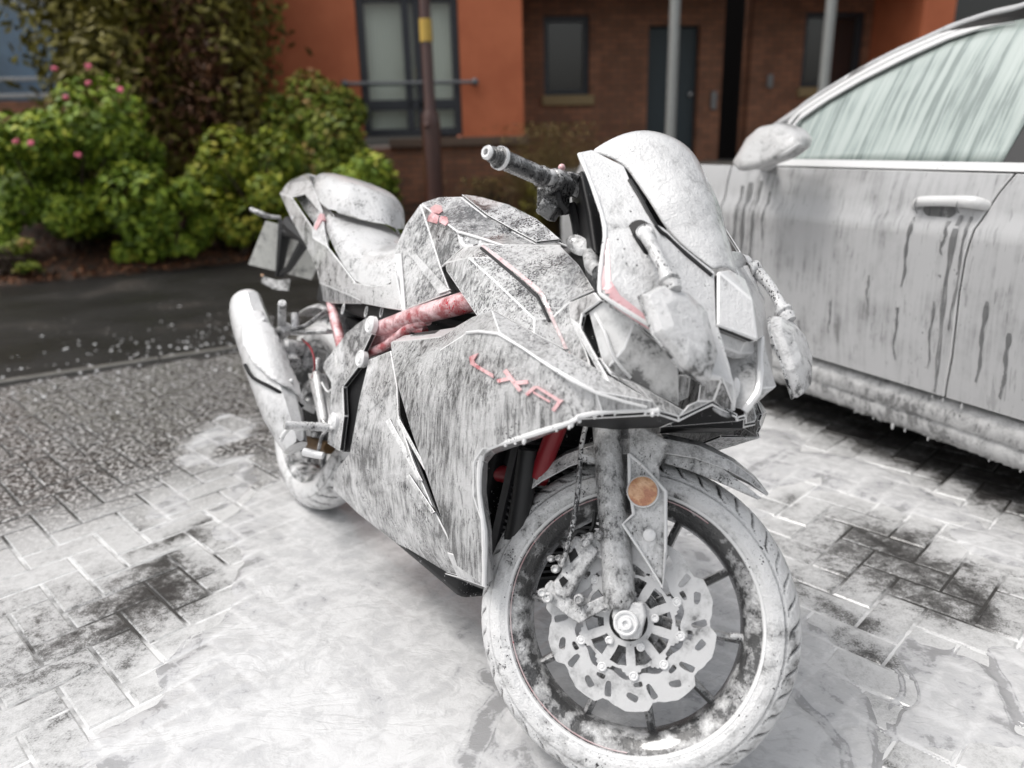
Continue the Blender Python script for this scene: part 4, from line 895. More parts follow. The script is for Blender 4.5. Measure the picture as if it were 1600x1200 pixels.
# ------------------------------------------------------------------ fuel tank and its covers
TK = parse('''k1 706,311,0; k2 745,312,0; k3 792,325,0; k4 835,347,0; k5 872,379,0
s1 686,310,-.05; s2 720,309,-.055; s3 760,341,-.055; s4 800,364,-.05; s5 836,383,-.045
t1 658,319,-.10; t2 688,343,-.12; t3 716,363,-.125; t4 752,374,-.122; t5 790,384,-.11; t6 877,385,-.03
u1 690,419,-.135; u2 722,389,-.145; u3 750,383,-.14
g1 635,352,-.11; g2 617,392,-.12; g3 630,486,-.155; g4 705,458,-.15''')
tank = panel('fuel_tank', TK, ['k1 s1 s2 k2', 't1 t3 s3 s2 s1', 't3 t4 s4 s3', 't4 t5 s4', 't5 t6 s5 s4', 'k2 s2 s3 k3', 'k3 s3 s4 k4', 'k4 s4 s5 k5', 'k5 s5 t6', 't1 u1 u2 t3', 't3 u2 u3 t4', 't4 u3 t5', 't1 s1 k1'], M['tank'], mirror=True, th=.004, bev=.004)
tf = panel('tank_flank', TK, ['g1 g2 g3 g4 u1', 'g1 u1 t1'], M['panel'], th=.004); panel('tank_flank', TK, ['g1 g2 g3 g4 u1', 'g1 u1 t1'], M['panel'], th=.004, only_left=True)
h = caster(tf)
decal('flank_recess', [[(643, 400), (651, 396), (704, 455), (688, 460)]], h, M['seat'], tf, .003)
decal('flank_edge', [[(620, 398), (629, 398), (636, 484), (629, 485)]], h, M['edge'], tf, .004)
top = panel('tank_lid', TK, ['k2 s2 s3 k3', 'k3 s3 s4 k4', 'k4 s4 s5 k5'], M['speck'], mirror=True, th=.004, bev=.002)
for v in top.data.vertices: v.co += Vector((.002, 0, .006))
# emblem of three red shapes and the raised lip on the tank
h = caster(tank)
decal('emblem', [[(672, 327), (680, 321), (690, 323), (692, 331), (686, 336), (676, 333)], [(671, 338), (676, 333), (687, 339), (684, 350), (669, 346)], [(689, 339), (699, 341), (701, 349), (697, 354), (687, 348)]], h, M['letter'], tank, .002, 3.)
mb = MB(); mb.tube(HP(h, ((716, 364), (735, 370), (760, 378), (788, 384)), .004), .0035, 8); mb.tube(HP(h, ((722, 374), (722, 380), (729, 386), (742, 385)), .002), .006, 8, sm=3)
mb.build('tank_lip', M['edge'], tank, smooth=True)
mb = MB(); mb.prism([P(u, v, Y) for u, v, Y in ((722, 368, -.132), (745, 376, -.132), (746, 383, -.145), (728, 388, -.146), (717, 380, -.142))], (0, .01, 0)); mb.build('tank_recess', M['dark'], tank)
# pointed tank covers below the lip
CV = parse('''p1 750,383,-.150; p2 780,405,-.158; p3 810,428,-.163; p4 845,460,-.168; p5 862,500,-.172; p6 888,551,-.178; p7 925,573,-.185
q1 790,385,-.118; q2 876,386,-.075; q3 905,415,-.105; q4 930,455,-.14; q5 893,472,-.162; q6 895,500,-.168; q7 916,545,-.18
m1 697,412,-.152; m2 725,389,-.155; m3 699,424,-.168; m4 749,498,-.205; m5 774,488,-.215; m6 733,403,-.176; m7 775,441,-.192; m8 836,500,-.205; m9 834,523,-.214''')
cf = ['p1 p2 q1', 'p2 p3 q2 q1', 'p3 p4 q3 q2', 'p4 p5 q5 q4 q3', 'p5 p6 q6 q5', 'p6 p7 q7 q6']
tc1 = panel('tank_cover', CV, cf, M['panel']); panel('tank_cover', CV, cf, M['panel'], only_left=True)
cf2 = ['m1 m2 p1 p2 m6', 'm6 p2 p3 m7', 'm7 p3 p4 p5 m8', 'm8 p5 p6 m9', 'm3 m1 m6 m7 m4', 'm4 m7 m8 m9 m5']
tc2 = panel('tank_side_cover', CV, cf2, M['panel']); panel('tank_side_cover', CV, cf2, M['panel'], only_left=True)
h = caster(tc1, tc2)
decal('red_stripe', [[(752, 384), (756, 384), (790, 408), (842, 450), (850, 460), (870, 505), (891, 551), (926, 573), (924, 576), (886, 555), (864, 508), (845, 463), (808, 430), (777, 407)]], h, M['pinkthin'], tc1, .0015, 6.)
mb = MB(.35); mb.tube(HP(h, ((752, 388), (778, 409), (806, 433), (840, 464), (858, 503), (880, 553)), .0005), .0035, 8); mb.build('cover_seam', M['black'], tc1, smooth=True)

# ------------------------------------------------------------------ seat, pillion seat, tail
loft('seat', [
    [(507, 352, -.125), (508, 340, -.122), (515, 330, -.105), (540, 336, -.06), (572, 346, 0)],
    [(521, 386, -.14), (518, 360, -.135), (526, 347, -.118), (556, 348, -.07), (598, 354, 0)],
    [(538, 419, -.15), (534, 388, -.145), (542, 374, -.128), (574, 368, -.075), (614, 370, 0)],
    [(556, 443, -.155), (556, 412, -.15), (563, 396, -.132), (592, 384, -.08), (628, 384, 0)],
    [(583, 447, -.155), (584, 414, -.148), (588, 399, -.13), (610, 388, -.085), (641, 388, 0)],
    [(610, 446, -.15), (611, 414, -.14), (613, 397, -.12), (628, 382, -.085), (654, 380, 0)],
    [(620, 428, -.14), (621, 404, -.128), (624, 388, -.112), (636, 368, -.085), (666, 362, 0)]], M['seat'], sub=2)
loft('pillion_seat', [
    [(490, 303, -.09), (489, 290, -.09), (491, 280, -.08), (498, 272, -.06), (518, 276, 0)],
    [(489, 303, -.115), (487, 288, -.115), (490, 275, -.102), (499, 267, -.07), (524, 271, 0)],
    [(498, 314, -.12), (497, 293, -.12), (502, 276, -.108), (513, 268, -.07), (543, 274, 0)],
    [(512, 328, -.122), (514, 304, -.122), (521, 285, -.108), (537, 275, -.07), (572, 284, 0)],
    [(523, 328, -.118), (528, 309, -.116), (537, 291, -.10), (556, 283, -.065), (592, 297, 0)],
    [(526, 330, -.114), (532, 318, -.11), (544, 306, -.098), (564, 300, -.06), (602, 312, 0)],
    [(528, 334, -.112), (535, 332, -.105), (550, 336, -.09), (574, 347, -.05), (608, 350, 0)]], M['seat'], sub=2)
panel('seat_cowl', parse('a 551,441,-.16; b 583,447,-.162; c 611,444,-.158; d 619,424,-.152; f 631,486,-.16; g 600,481,-.158; h 566,474,-.154'), ['a b g h', 'b c f g', 'c d f'], M['seat'], th=.004, bev=.004)
TL = parse('''a1 438,303,-.105; a2 449,288,-.095; a3 471,276,-.07; a4 486,284,-.105; a5 504,328,-.128; a6 508,362,-.14; a0 470,300,0
h1 457,309,-.118; h2 477,304,-.117; h3 499,330,-.134; h4 490,357,-.142
b1 456,342,-.12; b2 478,381,-.13; b3 496,422,-.135; b4 500,441,-.135; b5 553,463,-.145; b6 566,470,-.15; b7 563,450,-.158; b8 531,408,-.154; b9 513,386,-.15; b10 490,372,-.15
c1 503,452,-.125; c2 506,470,-.12; c3 520,474,-.12; c4 566,475,-.14
r1 486,345,-.146; k1 455,282,0; k2 482,272,0''')
tlf = ['a1 a2 h2 h1', 'a2 a3 a4', 'a2 a4 h2', 'a4 a5 h3 h2', 'a5 a6 h4 h3', 'a1 h1 h4 b10 b2 b1', 'h4 a6 b9 b10', 'b10 b9 b8 b3 b2', 'b8 b7 b6 b5 b4 b3', 'a2 k1 k2 a3', 'a3 k2 a4']
tail = panel('tail_fairing', TL, tlf, M['wspeck'], mirror=True, th=.005, bev=.004)
panel('tail_lower_trim', TL, ['b4 b5 c1', 'c1 b5 b6 c4 c3 c2'], M['panel'], th=.004)
TV = {k: TL[k] + Vector((0, .03, 0)) for k in ('h1', 'h2', 'h3', 'h4')}; _c = sum(TV.values(), Vector()) / 4; TV = {k: _c + (p - _c) * 1.45 for k, p in TV.items()}
vent = panel('tail_vent', TV, ['h1 h2 h3 h4'], M['darkw'], parent=tail, th=.003)
mb = MB(); tr_ = [(501, 333, -.140), (503, 343, -.142), (494, 360, -.146), (490, 356, -.145), (498, 336, -.14)]; mb.prism([P(*q) for q in tr_], (0, .012, 0)); mb.build('red_trim', M['pink'], tail)
for s in (1,):
    mb = MB(); mb.tube([P(438, 340, -.08), P(420, 338, -.12), P(406, 333, -.15), P(393, 327, -.17)], [.009, .011, .015, .011], 12, sm=3, squash=((0, 0, 1), .7)); mb.build('rear_indicator', M['wspeck'], bike, smooth=True)
    mb = MB(); mb.tube([flip(P(438, 340, -.08)), flip(P(420, 338, -.12)), flip(P(406, 333, -.15))], [.009, .011, .013], 12, sm=3); mb.build('rear_indicator', M['wspeck'], bike, smooth=True)
# plate, its bracket, and the reflector below it
pc = [P(415, 345, -.09), P(388, 413, -.095), P(487, 437, .10), P(512, 368, .10)]; pc[2] = pc[1] + (pc[2] - pc[1]); nv = (pc[1] - pc[0]).cross(pc[3] - pc[0]).normalized() * .003
mb = MB(); mb.prism([pc[0], pc[1], pc[2], pc[0] + pc[2] - pc[1]], nv); pl = mb.build('licence_plate', M['plate'], bike, bev=.002)
mb = MB()
for u, v in ((421, 417), (468, 424)): q = P(u, v, 0.0); t0 = ((q - pc[0]).dot(nv.normalized())); mb.ball(q - nv.normalized() * t0 + nv * 1.6, .006, 6)
mb.build('plate_screw', M['orange'], pl, smooth=True)
mb = MB(); mb.tube([P(447, 345, -.03), P(437, 420, -.03), P(434, 432, -.03)], [.022, .012, .009], 8, squash=((0, 1, 0), 1.3)); mb.tube([P(478, 375, -.02), P(452, 418, -.03), P(440, 430, -.03)], [.02, .013, .01], 8); mb.tube([P(420, 355, -.03), P(480, 372, -.03)], .018, 8); mb.tube([P(452, 350, -.05), P(490, 385, -.05)], [.03, .02], 8)
mb.build('plate_bracket', M['black'], bike, smooth=True)
mb = MB(); mb.prism([P(410, 431, -.06), P(408, 442, -.06), P(427, 452, -.05), P(449, 454, -.02), P(452, 436, -.02), P(432, 438, -.05)], (.012, 0, 0)); mb.build('plate_light', M['darkw'], bike, bev=.004)

# ------------------------------------------------------------------ side fairing with lettering
SF = parse('''f1 612,536,-.235; f2 655,532,-.235; f3 690,528,-.24; f4 740,497,-.245; f5 770,487,-.245; f6 830,520,-.24; f7 888,553,-.228; f8 925,574,-.215; f9 1020,627,-.146; f10 1029,640,-.135
r1 690,548,-.268; r2 735,519,-.275; r3 782,521,-.278; r4 860,572,-.265; r5 930,612,-.228
b1 985,640,-.172; b2 940,643,-.212; b3 905,650,-.238; b4 893,658,-.25; b5 820,681,-.26; b6 765,698,-.265; b7 750,716,-.258; b8 748,770,-.245; b9 757,830,-.228; b10 757,915,-.2
l1 620,590,-.262; l2 642,665,-.262; l3 668,740,-.252; l4 695,820,-.232; l5 716,884,-.208; m1 702,625,-.28; m2 802,612,-.284
i3 903,652,-.20; i4 893,662,-.20; i5 824,689,-.21; i6 772,707,-.21; i7 760,722,-.21; i8 758,770,-.205; i9 766,830,-.195; i10 768,905,-.175; j7 741,722,-.262; j8 741,775,-.249; j6 756,699,-.268''')
sff = ['f1 l1 m1 r1 f3 f2', 'f3 r1 r2 f4', 'f4 r2 r3 f5', 'f5 r3 r4 f6', 'f6 r4 f7', 'f7 r4 r5 f8', 'f8 r5 f9', 'f9 r5 b1 f10', 'r1 m1 m2 r3 r2', 'r3 m2 r4', 'r4 m2 b4 b3', 'r4 b3 b2 r5', 'r5 b2 b1', 'm1 m2 b5 b6 j6', 'm2 b4 b5', 'l1 l2 m1', 'm1 j6 j7 l2', 'l2 j7 j8 l3', 'j7 b7 b8 j8', 'j6 b6 b7 j7', 'l3 j8 b9 l4', 'j8 b8 b9', 'l4 b9 b10 l5',
       'b4 i4 i5 b5', 'b5 i5 i6 b6', 'b6 i6 i7 b7', 'b7 i7 i8 b8', 'b8 i8 i9 b9', 'b9 i9 i10 b10']
sf = panel('side_fairing', SF, sff, M['fair'], th=.005, bev=.005, ang=26); panel('side_fairing', SF, sff, M['fair'], th=.005, only_left=True)
h = caster(sf)
def bar(a, b, w_):
    a = Vector(a); b = Vector(b); d = (b - a).normalized(); n_ = Vector((-d.y, d.x)) * w_ / 2; return [tuple(a + n_), tuple(a - n_), tuple(b - n_), tuple(b + n_)]
decal('lettering', [[(736, 558), (750, 552), (743, 563), (744, 568), (773, 585), (773, 591), (738, 570)],
                    bar((791, 579), (815, 611), 6.), bar((780, 596), (799, 592), 5.5), bar((804, 600), (827, 597), 5.5),
                    bar((824, 617), (838, 605), 5), [(836, 604), (842, 603), (877, 624), (877, 630)], bar((835, 613), (861, 628), 3.2), bar((878, 625), (866, 642), 5.5)], h, M['letter'], sf, .003, 4.)
mb = MB(.35); q = HP(h, ((730, 520), (780, 522), (858, 572), (930, 613), (1010, 636)), .001); q = [p for p in q if p]; mb.tube(q, .0028, 8, sm=2); mb.build('fairing_crease', M['edge'], sf, smooth=True)
mb = MB(.35); mb.tube([P(u, v, Y) for u, v, Y in ((1029, 641, -.136), (985, 641, -.17), (940, 644, -.212), (905, 651, -.238), (893, 659, -.25), (820, 682, -.26), (766, 699, -.262), (752, 716, -.258), (749, 770, -.246), (757, 830, -.229), (757, 915, -.2))], .0048, 8, sm=3); mb.build('fairing_lip', M['edge'], sf, smooth=True)
for i_ in range(26):
    f = i_ / 25; lipp = [(1029, 641, -.136), (985, 641, -.17), (940, 644, -.212), (905, 651, -.238), (893, 659, -.25), (820, 682, -.26), (766, 699, -.262)]; k_ = min(int(f * 6), 5); tt = f * 6 - k_; a_, b_ = P(*lipp[k_]), P(*lipp[k_ + 1]); p = a_.lerp(b_, tt)
    if random.random() < .45: continue
    mb = MB(); mb.ball(p + Vector((random.uniform(-.008, .008), 0, -.0055)), random.uniform(.002, .004), 5, (1, 1, random.uniform(.9, 2))); mb.build('foam_drip', M['edge'], sf, smooth=True)
# tray ledge on top of the fairing
panel('fairing_ledge', parse('a 612,536,-.232; b 632,526,-.2; c 668,520,-.2; d 712,513,-.21; e 740,497,-.24; f 690,528,-.237; g 655,532,-.232'), ['a b c g', 'c d f g', 'd e f'], M['seat'], th=.004, bev=.002)
panel('ledge_slot', {k: v + Vector((0, 0, .004)) for k, v in parse('a 640,528,-.215; b 650,523,-.205; c 700,517,-.207; d 690,524,-.22').items()}, ['a b c d'], M['black'], th=.001, bev=.0005)

# ------------------------------------------------------------------ belly fairing with blades
BF_ = parse('''g1 578,562,-.19; g2 612,548,-.215; g3 563,625,-.20; g4 556,665,-.205; g5 548,708,-.195; g6 524,738,-.165; g7 522,764,-.15; g8 560,801,-.14; g9 620,848,-.13; g10 690,893,-.125; g11 757,918,-.14
c1 592,690,-.222; c2 626,750,-.217; c3 665,811,-.205; c4 712,870,-.19; h1 622,605,-.222; h2 624,652,-.226; h3 646,718,-.226; h4 676,788,-.214; h5 710,856,-.196; h6 722,884,-.18; e1 600,620,-.222''')
bff = ['g1 g3 e1 g2', 'g2 e1 h1', 'g3 g4 h2 h1 e1', 'g4 g5 c1 h2', 'g5 g6 g7 c1', 'g7 g8 c2 c1', 'g8 g9 c3 c2', 'g9 g10 c4 c3', 'g10 g11 h6 c4', 'h2 c1 c2 h3', 'h3 c2 c3 h4', 'h4 c3 c4 h5', 'h5 c4 h6']
bf = panel('belly_fairing', BF_, bff, M['belly'], th=.005, bev=.004, ang=20); panel('belly_fairing', BF_, bff, M['belly'], th=.005, only_left=True)
panel('duct_backing', parse('a 606,600,-.2; b 660,740,-.2; c 715,880,-.17; d 700,870,-.17; e 640,740,-.2; f 610,650,-.2'), ['a b e f', 'b c d e'], M['darkw'], th=.004)
for q in ('a 603,659,-.232; b 610,654,-.228; c 662,752,-.222; d 654,750,-.226', 'a 620,657,-.235; b 626,655,-.23; c 668,733,-.226; d 664,735,-.228', 'a 636,745,-.226; b 641,741,-.224; c 681,800,-.216; d 676,803,-.218'):
    panel('vent_blade', parse(q), ['a b c d'], M['belly'], th=.005, bev=.002)
panel('belly_tip', parse('a 700,862,-.2; b 757,880,-.205; c 762,917,-.19; d 716,900,-.17; e 690,893,-.13; f 757,919,-.1'), ['a b c d', 'd c f e'], M['white'], th=.005)

# ------------------------------------------------------------------ nose
NS = parse('''n1 905,240,-.156; n2 925,236,-.138; n3 975,262,-.112; n4 983,281,-.118; n5 1022,350,-.118; n6 945,355,-.192; n7 937,450,-.217; n8 948,466,-.213; n9 1042,526,-.142; n9b 1092,577,-.098
n10 1036,358,-.094; nA 1062,384,-.072; n11 1115,426,-.036; n13 1118,511,-.06; n15 1126,590,-.075; n16 1143,601,-.034; n17 1145,638,-.012; i0 1018,425,-.152; i1 975,405,-.19
d1 952,478,-.20; d2 1045,537,-.132; d3 1096,592,-.088''')
nose = panel('front_fairing', NS, ['n1 n2 n3 n4', 'n1 n4 n5 i1 n6', 'n5 n10 i0 i1', 'n6 i1 n8 n7', 'i1 i0 n9 n8', 'i0 n10 nA n11 n13', 'i0 n13 n9b n9', 'n9b n13 n16 n15', 'n15 n16 n17', 'n8 n9 d2 d1', 'n9 n9b d3 d2', 'n9b n15 d3'], M['white'], mirror=True, th=.005, bev=.005, ang=30)
BKV = parse('c 1118,428,-.036; e 1118,511,-.06; k 1136,426,0; t 1172,531,0; u 1168,520,-.02')
bkk = BKV['t'] + Vector((.008, 0, -.002)); BKV['t'] = bkk; BKV['m'] = (BKV['k'] + bkk) / 2 + Vector((.015, 0, .01))
beak = panel('nose_beak', BKV, ['c e t m', 'c m k'], M['white'], mirror=True, th=.012, bev=.006)
# box of the position lamp under the beak
PB = parse('a 1121,517,-.055; b 1131,541,-.048; c 1163,553,-.0; d 1171,536,0; e 1131,552,-.04; f 1152,561,-.0')
panel('position_lamp', {k: v + Vector((-.012, 0, 0)) for k, v in PB.items()}, ['a b c d', 'b e f c'], M['white'], mirror=True, th=.006, bev=.004)
panel('nose_duct', {k: v for k, v in parse('a 1118,512,-.058; b 1143,601,-.034; c 1145,638,-.012; x 1150,516,-.0; y 1150,640,-.0').items()} | {'x': P(1118, 512, -.058) * 1 + Vector((-.12, .058, .01)), 'y': P(1145, 638, -.012) + Vector((-.06, .012, .0))}, ['a b x', 'b c y x'], M['lens'], mirror=True, th=.003)
mb = MB(.35); rimr = [(1118, 512, -.059), (1131, 555, -.047), (1143, 601, -.034), (1146, 622, -.022), (1145, 640, -.012)]
mb.tube([P(*q) for q in rimr], .0045, 8, sm=3); mb.tube([flip(P(*q)) + Vector((.004, 0, 0)) for q in rimr], .0065, 8, sm=3); mb.build('duct_rim', M['edge'], nose, smooth=True)
mb = MB(); mb.ball(P(1153, 612, 0) + Vector((-.012, .004, 0)), .011, 8, (1, 1, 2.)); mb.build('foam_lump', M['edge'], nose, smooth=True)
# headlight, brace and inner duct (both sides)
LV = parse('''l1 926,480,-.192; l2 949,470,-.203; l3 1000,505,-.162; l4 1068,563,-.098; l5 1069,638,-.076; l6 990,597,-.152; l7 953,582,-.19; lm 985,545,-.172''')
hl = both('headlight', {k: v + Vector((-.012, 0, 0)) for k, v in LV.items()}, ['l1 l2 l3 lm l7', 'l3 l4 l5 l6 lm', 'lm l6 l7'], M['lens'], th=.004)
h = caster(hl)
mb = MB(); q = HP(h, ((932, 490), (945, 520), (960, 560), (985, 590), (1066, 634)), .002); mb.tube([p for p in q if p], .003, 8, sm=2); mb.build('lens_rib', M['edge'], hl, smooth=True)
CH = parse('''a 938,560,-.20; b 953,583,-.196; c 990,599,-.158; d 1068,641,-.084; e 1060,652,-.09; f 1029,642,-.13; g 1020,628,-.142; h 926,560,-.205; i 1074,633,-.079; j 1074,590,-.09; k 1095,590,-.082; l 1090,626,-.068
m 1127,592,-.072; n 1141,612,-.03; o 1143,639,-.014; p 1133,642,-.026; q 1114,625,-.044; r 1068,563,-.1''')
both('nose_lower', CH, ['a b g h', 'b c f g', 'c d e f', 'j r k', 'd i l q e', 'l k m q', 'm n o p q', 'k r m'], M['fair'], th=.004, bev=.0035)
both('nose_pocket', {k: CH[k] + Vector((-.02, 0, 0)) for k in 'ijkl'}, ['j k l i'], M['fair'], th=.002)
BR = parse('x1 892,474,-.175; x2 932,457,-.2; x3 943,470,-.207; x4 913,492,-.195; x5 909,512,-.198; x6 958,602,-.196; x7 940,590,-.208; x8 893,500,-.19')
both('fairing_brace', BR, ['x1 x2 x3 x4', 'x1 x4 x5 x8', 'x8 x5 x6 x7'], M['white'], th=.008, bev=.005)
both('headlight_shroud', {k: v + Vector((-.02, .012, 0)) for k, v in parse('a 905,485,-.185; b 935,465,-.195; c 945,500,-.19; d 965,600,-.18; e 940,585,-.19').items()}, ['a b c d e'], M['dark'], th=.003)
mb = MB(.35); q = [P(*a) for a in ((905, 241, -.159), (925, 290, -.177), (945, 355, -.195), (941, 400, -.208), (937, 450, -.22), (950, 468, -.215), (1043, 527, -.145), (1093, 578, -.101), (1126, 591, -.078))]
mb.tube(q, .004, 8, sm=3); mb.build('fairing_rim', M['edge'], nose, smooth=True)
h = caster(nose)
decal('red_stripe', [[(947, 363), (951, 375), (955, 440), (969, 462), (1010, 494), (1030, 519), (1026, 521), (1000, 505), (962, 480), (941, 458), (934, 448)]], h, M['pink'], nose, .0012, 6.)
mb = MB(); q = HP(h, ((983, 282), (1000, 310), (1024, 354), (1040, 368), (1062, 389), (1112, 431)), .001); mb.tube([p for p in q if p], .0035, 8, sm=2); mb.build('screen_gap', M['black'], nose, smooth=True)
mb = MB()
for i in range(34):
    p = h(random.uniform(950, 1110), random.uniform(260, 520), 0)
    if p: mb.ball(p, random.uniform(.0008, .0017), 4)
mb.build('foam_bubble', M['black'], nose, smooth=True)
# windscreen (foam covered), domed between its two edges
ED = [(920, 238, -.137), (948, 244, -.121), (975, 258, -.104), (990, 280, -.099), (1008, 306, -.094), (1027, 336, -.09), (1037, 354, -.083), (1062, 381, -.068), (1088, 403, -.05), (1115, 422, -.032)]
BU = [.080, .076, .071, .067, .062, .056, .049, .039, .026, .008]
rows = []
for (u, v, Y), b in zip(ED, BU):
    p = P(u, v, Y); r = []
    for s in (1., .93, .72, .4, 0): f = (1 - s ** 2.6); q = Vector((p.x, -abs(Y) * s, p.z)) + Vector((.42, 0, .9)) * b * f; r.append(q)
    rows.append(r)
ws = loft('windscreen', rows, [M['white'], M['edge']], sub=2); 
ws.modifiers.clear(); solid(ws, .007, 0); subsurf(ws, 2)
# mirrors: ball joints and heads located from both of their images
def V3(x, y, z, s): return Vector((x, s * y, z))
for s in (-1, 1):
    hd = [V3(1.437, .212, .872, s), V3(1.478, .207, .822, s), V3(1.512, .168, .780, s), V3(1.528, .124, .762, s), V3(1.512, .102, .805, s), V3(1.466, .098, .868, s), V3(1.440, .125, .890, s), V3(1.432, .172, .892, s)]
    c = V3(1.468, .158, .84, s); fwd = Vector((.55, s * .12, .25)).normalized()
    mb = MB(); n_ = len(hd); R1 = [p - fwd * .010 for p in hd]; R0 = [c + (p - c) * .97 - fwd * .018 for p in hd]; R2 = [c + (p - c) * .93 + fwd * .002 for p in hd]; R3 = [c + (p - c) * .55 + fwd * .013 for p in hd]
    mb.add(R0 + R1 + R2 + R3, [tuple(range(n_))[::-1], tuple(3 * n_ + i for i in range(n_))] + [(k * n_ + i, k * n_ + (i + 1) % n_, (k + 1) * n_ + (i + 1) % n_, (k + 1) * n_ + i) for k in range(3) for i in range(n_)])
    o = mb.build('mirror', M['mirror'], bike); o.modifiers.clear(); bevel(o, .0022, 3, 12)
    o['label'] = 'foam covered mirror on the near side' if s < 0 else 'foam covered mirror on the far side beside the car'
    mb = MB(); mb.tube([p + (p - c) * .015 for p in R0] + [R0[0] + (R0[0] - c) * .015, R0[1] + (R0[1] - c) * .015], .0026, 6, cap=False); mb.build('mirror_gasket', M['darkw'], o, smooth=True)
    mb = MB(); mb.lathe(c + fwd * .012 + V3(0, -.005, .0, s), fwd, [(0, .0065), (.0025, .0065), (.0025, .0035), (.001, .003)], 16); mb.build('screw_cap', M['edge'], o, smooth=True)
    B0 = V3(1.347, .150, .966, s); B1 = V3(1.425, .157, .90, s); out_ = Vector((.35, s * .75, .5)).normalized()
    mb = MB(); mb.lathe(B0 - out_ * .012, out_, [(0, .016), (.02, .0145), (.022, .0125), (.020, .011), (.020, .006), (.023, .0055), (.023, 0.0001)], 20)
    mb.tube([B0 + out_ * .0, B0.lerp(B1, .4) + out_ * .006, B0.lerp(B1, .75) + out_ * .004, B1], [.0125, .010, .0095, .012], 12, sm=4); mb.lathe(B1 + (B1 - B0).normalized() * -.006, (B1 - B0), [(0, .012), (.004, .0165), (.009, .0165), (.013, .012), (.018, .015), (.03, .012)], 16)
    mb.build('mirror_stalk', M['wspeck'], o, smooth=True)
    mb = MB(); a_ = B0 + V3(-.018, .0, .006, s); mb.tube([a_ - out_ * .008, a_ + out_ * .004], [.024, .017], 16, squash=((1, 0, -1.2), 1.0)); mb.tube([B0 + V3(-.01, 0, -.0, s) - out_ * .006, B0 + V3(.03, .005, -.05, s) - out_ * .012], [.02, .009], 12, squash=((.8, 0, .6), .6))
    mb.build('mirror_base', M['dark'] if s < 0 else M['white'], o, smooth=True)
# tray under the nose
panel('nose_tray', parse('a 905,652,-.2; b 1030,645,-.13; c 1060,654,-.088; d 1113,629,-.044; e 1152,650,-.012; f 1152,655,0; g 1030,665,0; h 960,668,-.06; i 900,662,-.12'), ['a b h i', 'b c d g h', 'd e f g'], M['dark'], mirror=True, th=.006)
mb = MB(); mb.prism([P(1112, 636, -.04), P(1128, 650, -.04), P(1140, 655, -.03), P(1148, 647, -.015), P(1130, 638, -.03)], (-.02, .01, 0)); mb.build('tray_bracket', M['darkw'], bike, bev=.003)
# instrument pod and dark inner structure behind the screen
mb = MB(); q = [P(905, 262, -.13), P(920, 330, -.15), P(930, 400, -.17), P(900, 390, -.12), P(893, 340, -.09), P(892, 300, -.08)]; mb.prism(q, (0, .22, 0)); mb.build('instrument_cowl', M['dark'], bike, bev=.01)
mb = MB(); q0_ = P(915, 300, -.1); mb.box((q0_.x + .09, 0, q0_.z + .02), (.05, .15, .10), rot_axis((0, 1, 0), R(-35))); mb.tube([(1.05, 0, .84), (1.16, 0, .60)], [.04, .045], 14); mb.build('steering_head', M['dark'], bike, bev=.006)
# capsule beside the tank nose: front indicator
mb = MB(); a_ = P(886, 373, -.15); b_ = P(922, 394, -.15); mb.lathe((a_ + b_) / 2, (BK.loc(CAM) - (a_ + b_) / 2 + Vector((0, 0, .35))), [(-.014, .001), (-.013, .02), (-.004, .03), (.004, .03), (.009, .022), (.0105, .012), (.011, .001)], 28)
o = mb.build('front_indicator', M['white'], bike, smooth=True); c_ = (a_ + b_) / 2; ax_ = (b_ - a_).normalized()
for v in o.data.vertices: d = v.co - c_; al = d.dot(ax_); v.co = c_ + ax_ * al * 1.05 + (d - ax_ * al) * .55
mb = MB(); mb.tube([P(925, 400, -.15), P(925, 415, -.17), P(935, 425, -.18)], [.017, .013, .012], 10, sm=2); mb.build('indicator_stem', M['fork'], o, smooth=True)

# ------------------------------------------------------------------ frame tubes, footrest hanger, engine
def tubes(name, spec, mat, r, sm=0, par=bike, sq=None):
    mb = MB(); mb.tube([P(*q) if len(q) == 3 and abs(q[0]) > 5 else Vector(q) for q in spec], r, 14, sm=sm, squash=sq); return mb.build(name, mat, par, smooth=True)
tubes('frame_tube', [(760, 462, -.15), (715, 476, -.16), (650, 494, -.165), (592, 514, -.165)], M['red'], [.024, .024, .022, .019], 3)
tubes('frame_tube', [(516, 465, -.10), (521, 490, -.115), (534, 543, -.125)], M['red'], .015)
tubes('frame_tube', [(668, 500, -.16), (640, 512, -.165), (605, 540, -.165), (572, 553, -.165)], M['red'], [.013, .013, .012, .012], 2)
tubes('frame_tube', [(628, 508, -.16), (648, 513, -.16), (664, 517, -.15)], M['red'], .011)
tubes('frame_tube', [(874, 660, -.10), (858, 700, -.10), (842, 745, -.10)], M['darkred'], [.018, .018, .02])
tubes('frame_tube', [(750, 735, -.12), (800, 742, -.10), (850, 745, -.08)], M['darkred'], .018)
panel('frame_gusset', parse('a 598,512,-.155; b 640,508,-.155; c 612,535,-.155; d 575,552,-.155; e 583,530,-.155'), ['a b c d e'], M['red'], th=.008)
HG = parse('''a 586,494,-.185; b 575,498,-.185; c 560,508,-.185; d 545,521,-.18; e 533,537,-.18; f 510,566,-.175; g 508,576,-.175; h 521,598,-.18; i 520,640,-.19; j 515,693,-.19; k 534,705,-.19; l 541,650,-.198; m 539,605,-.195; n 561,577,-.19; o 566,567,-.19; p 571,550,-.19; q 584,522,-.19''')
hang = panel('footrest_hanger', HG, ['a b c d e o p q', 'e f g h m n o', 'h i j k l m'], M['alu'], th=.010, bev=.003)
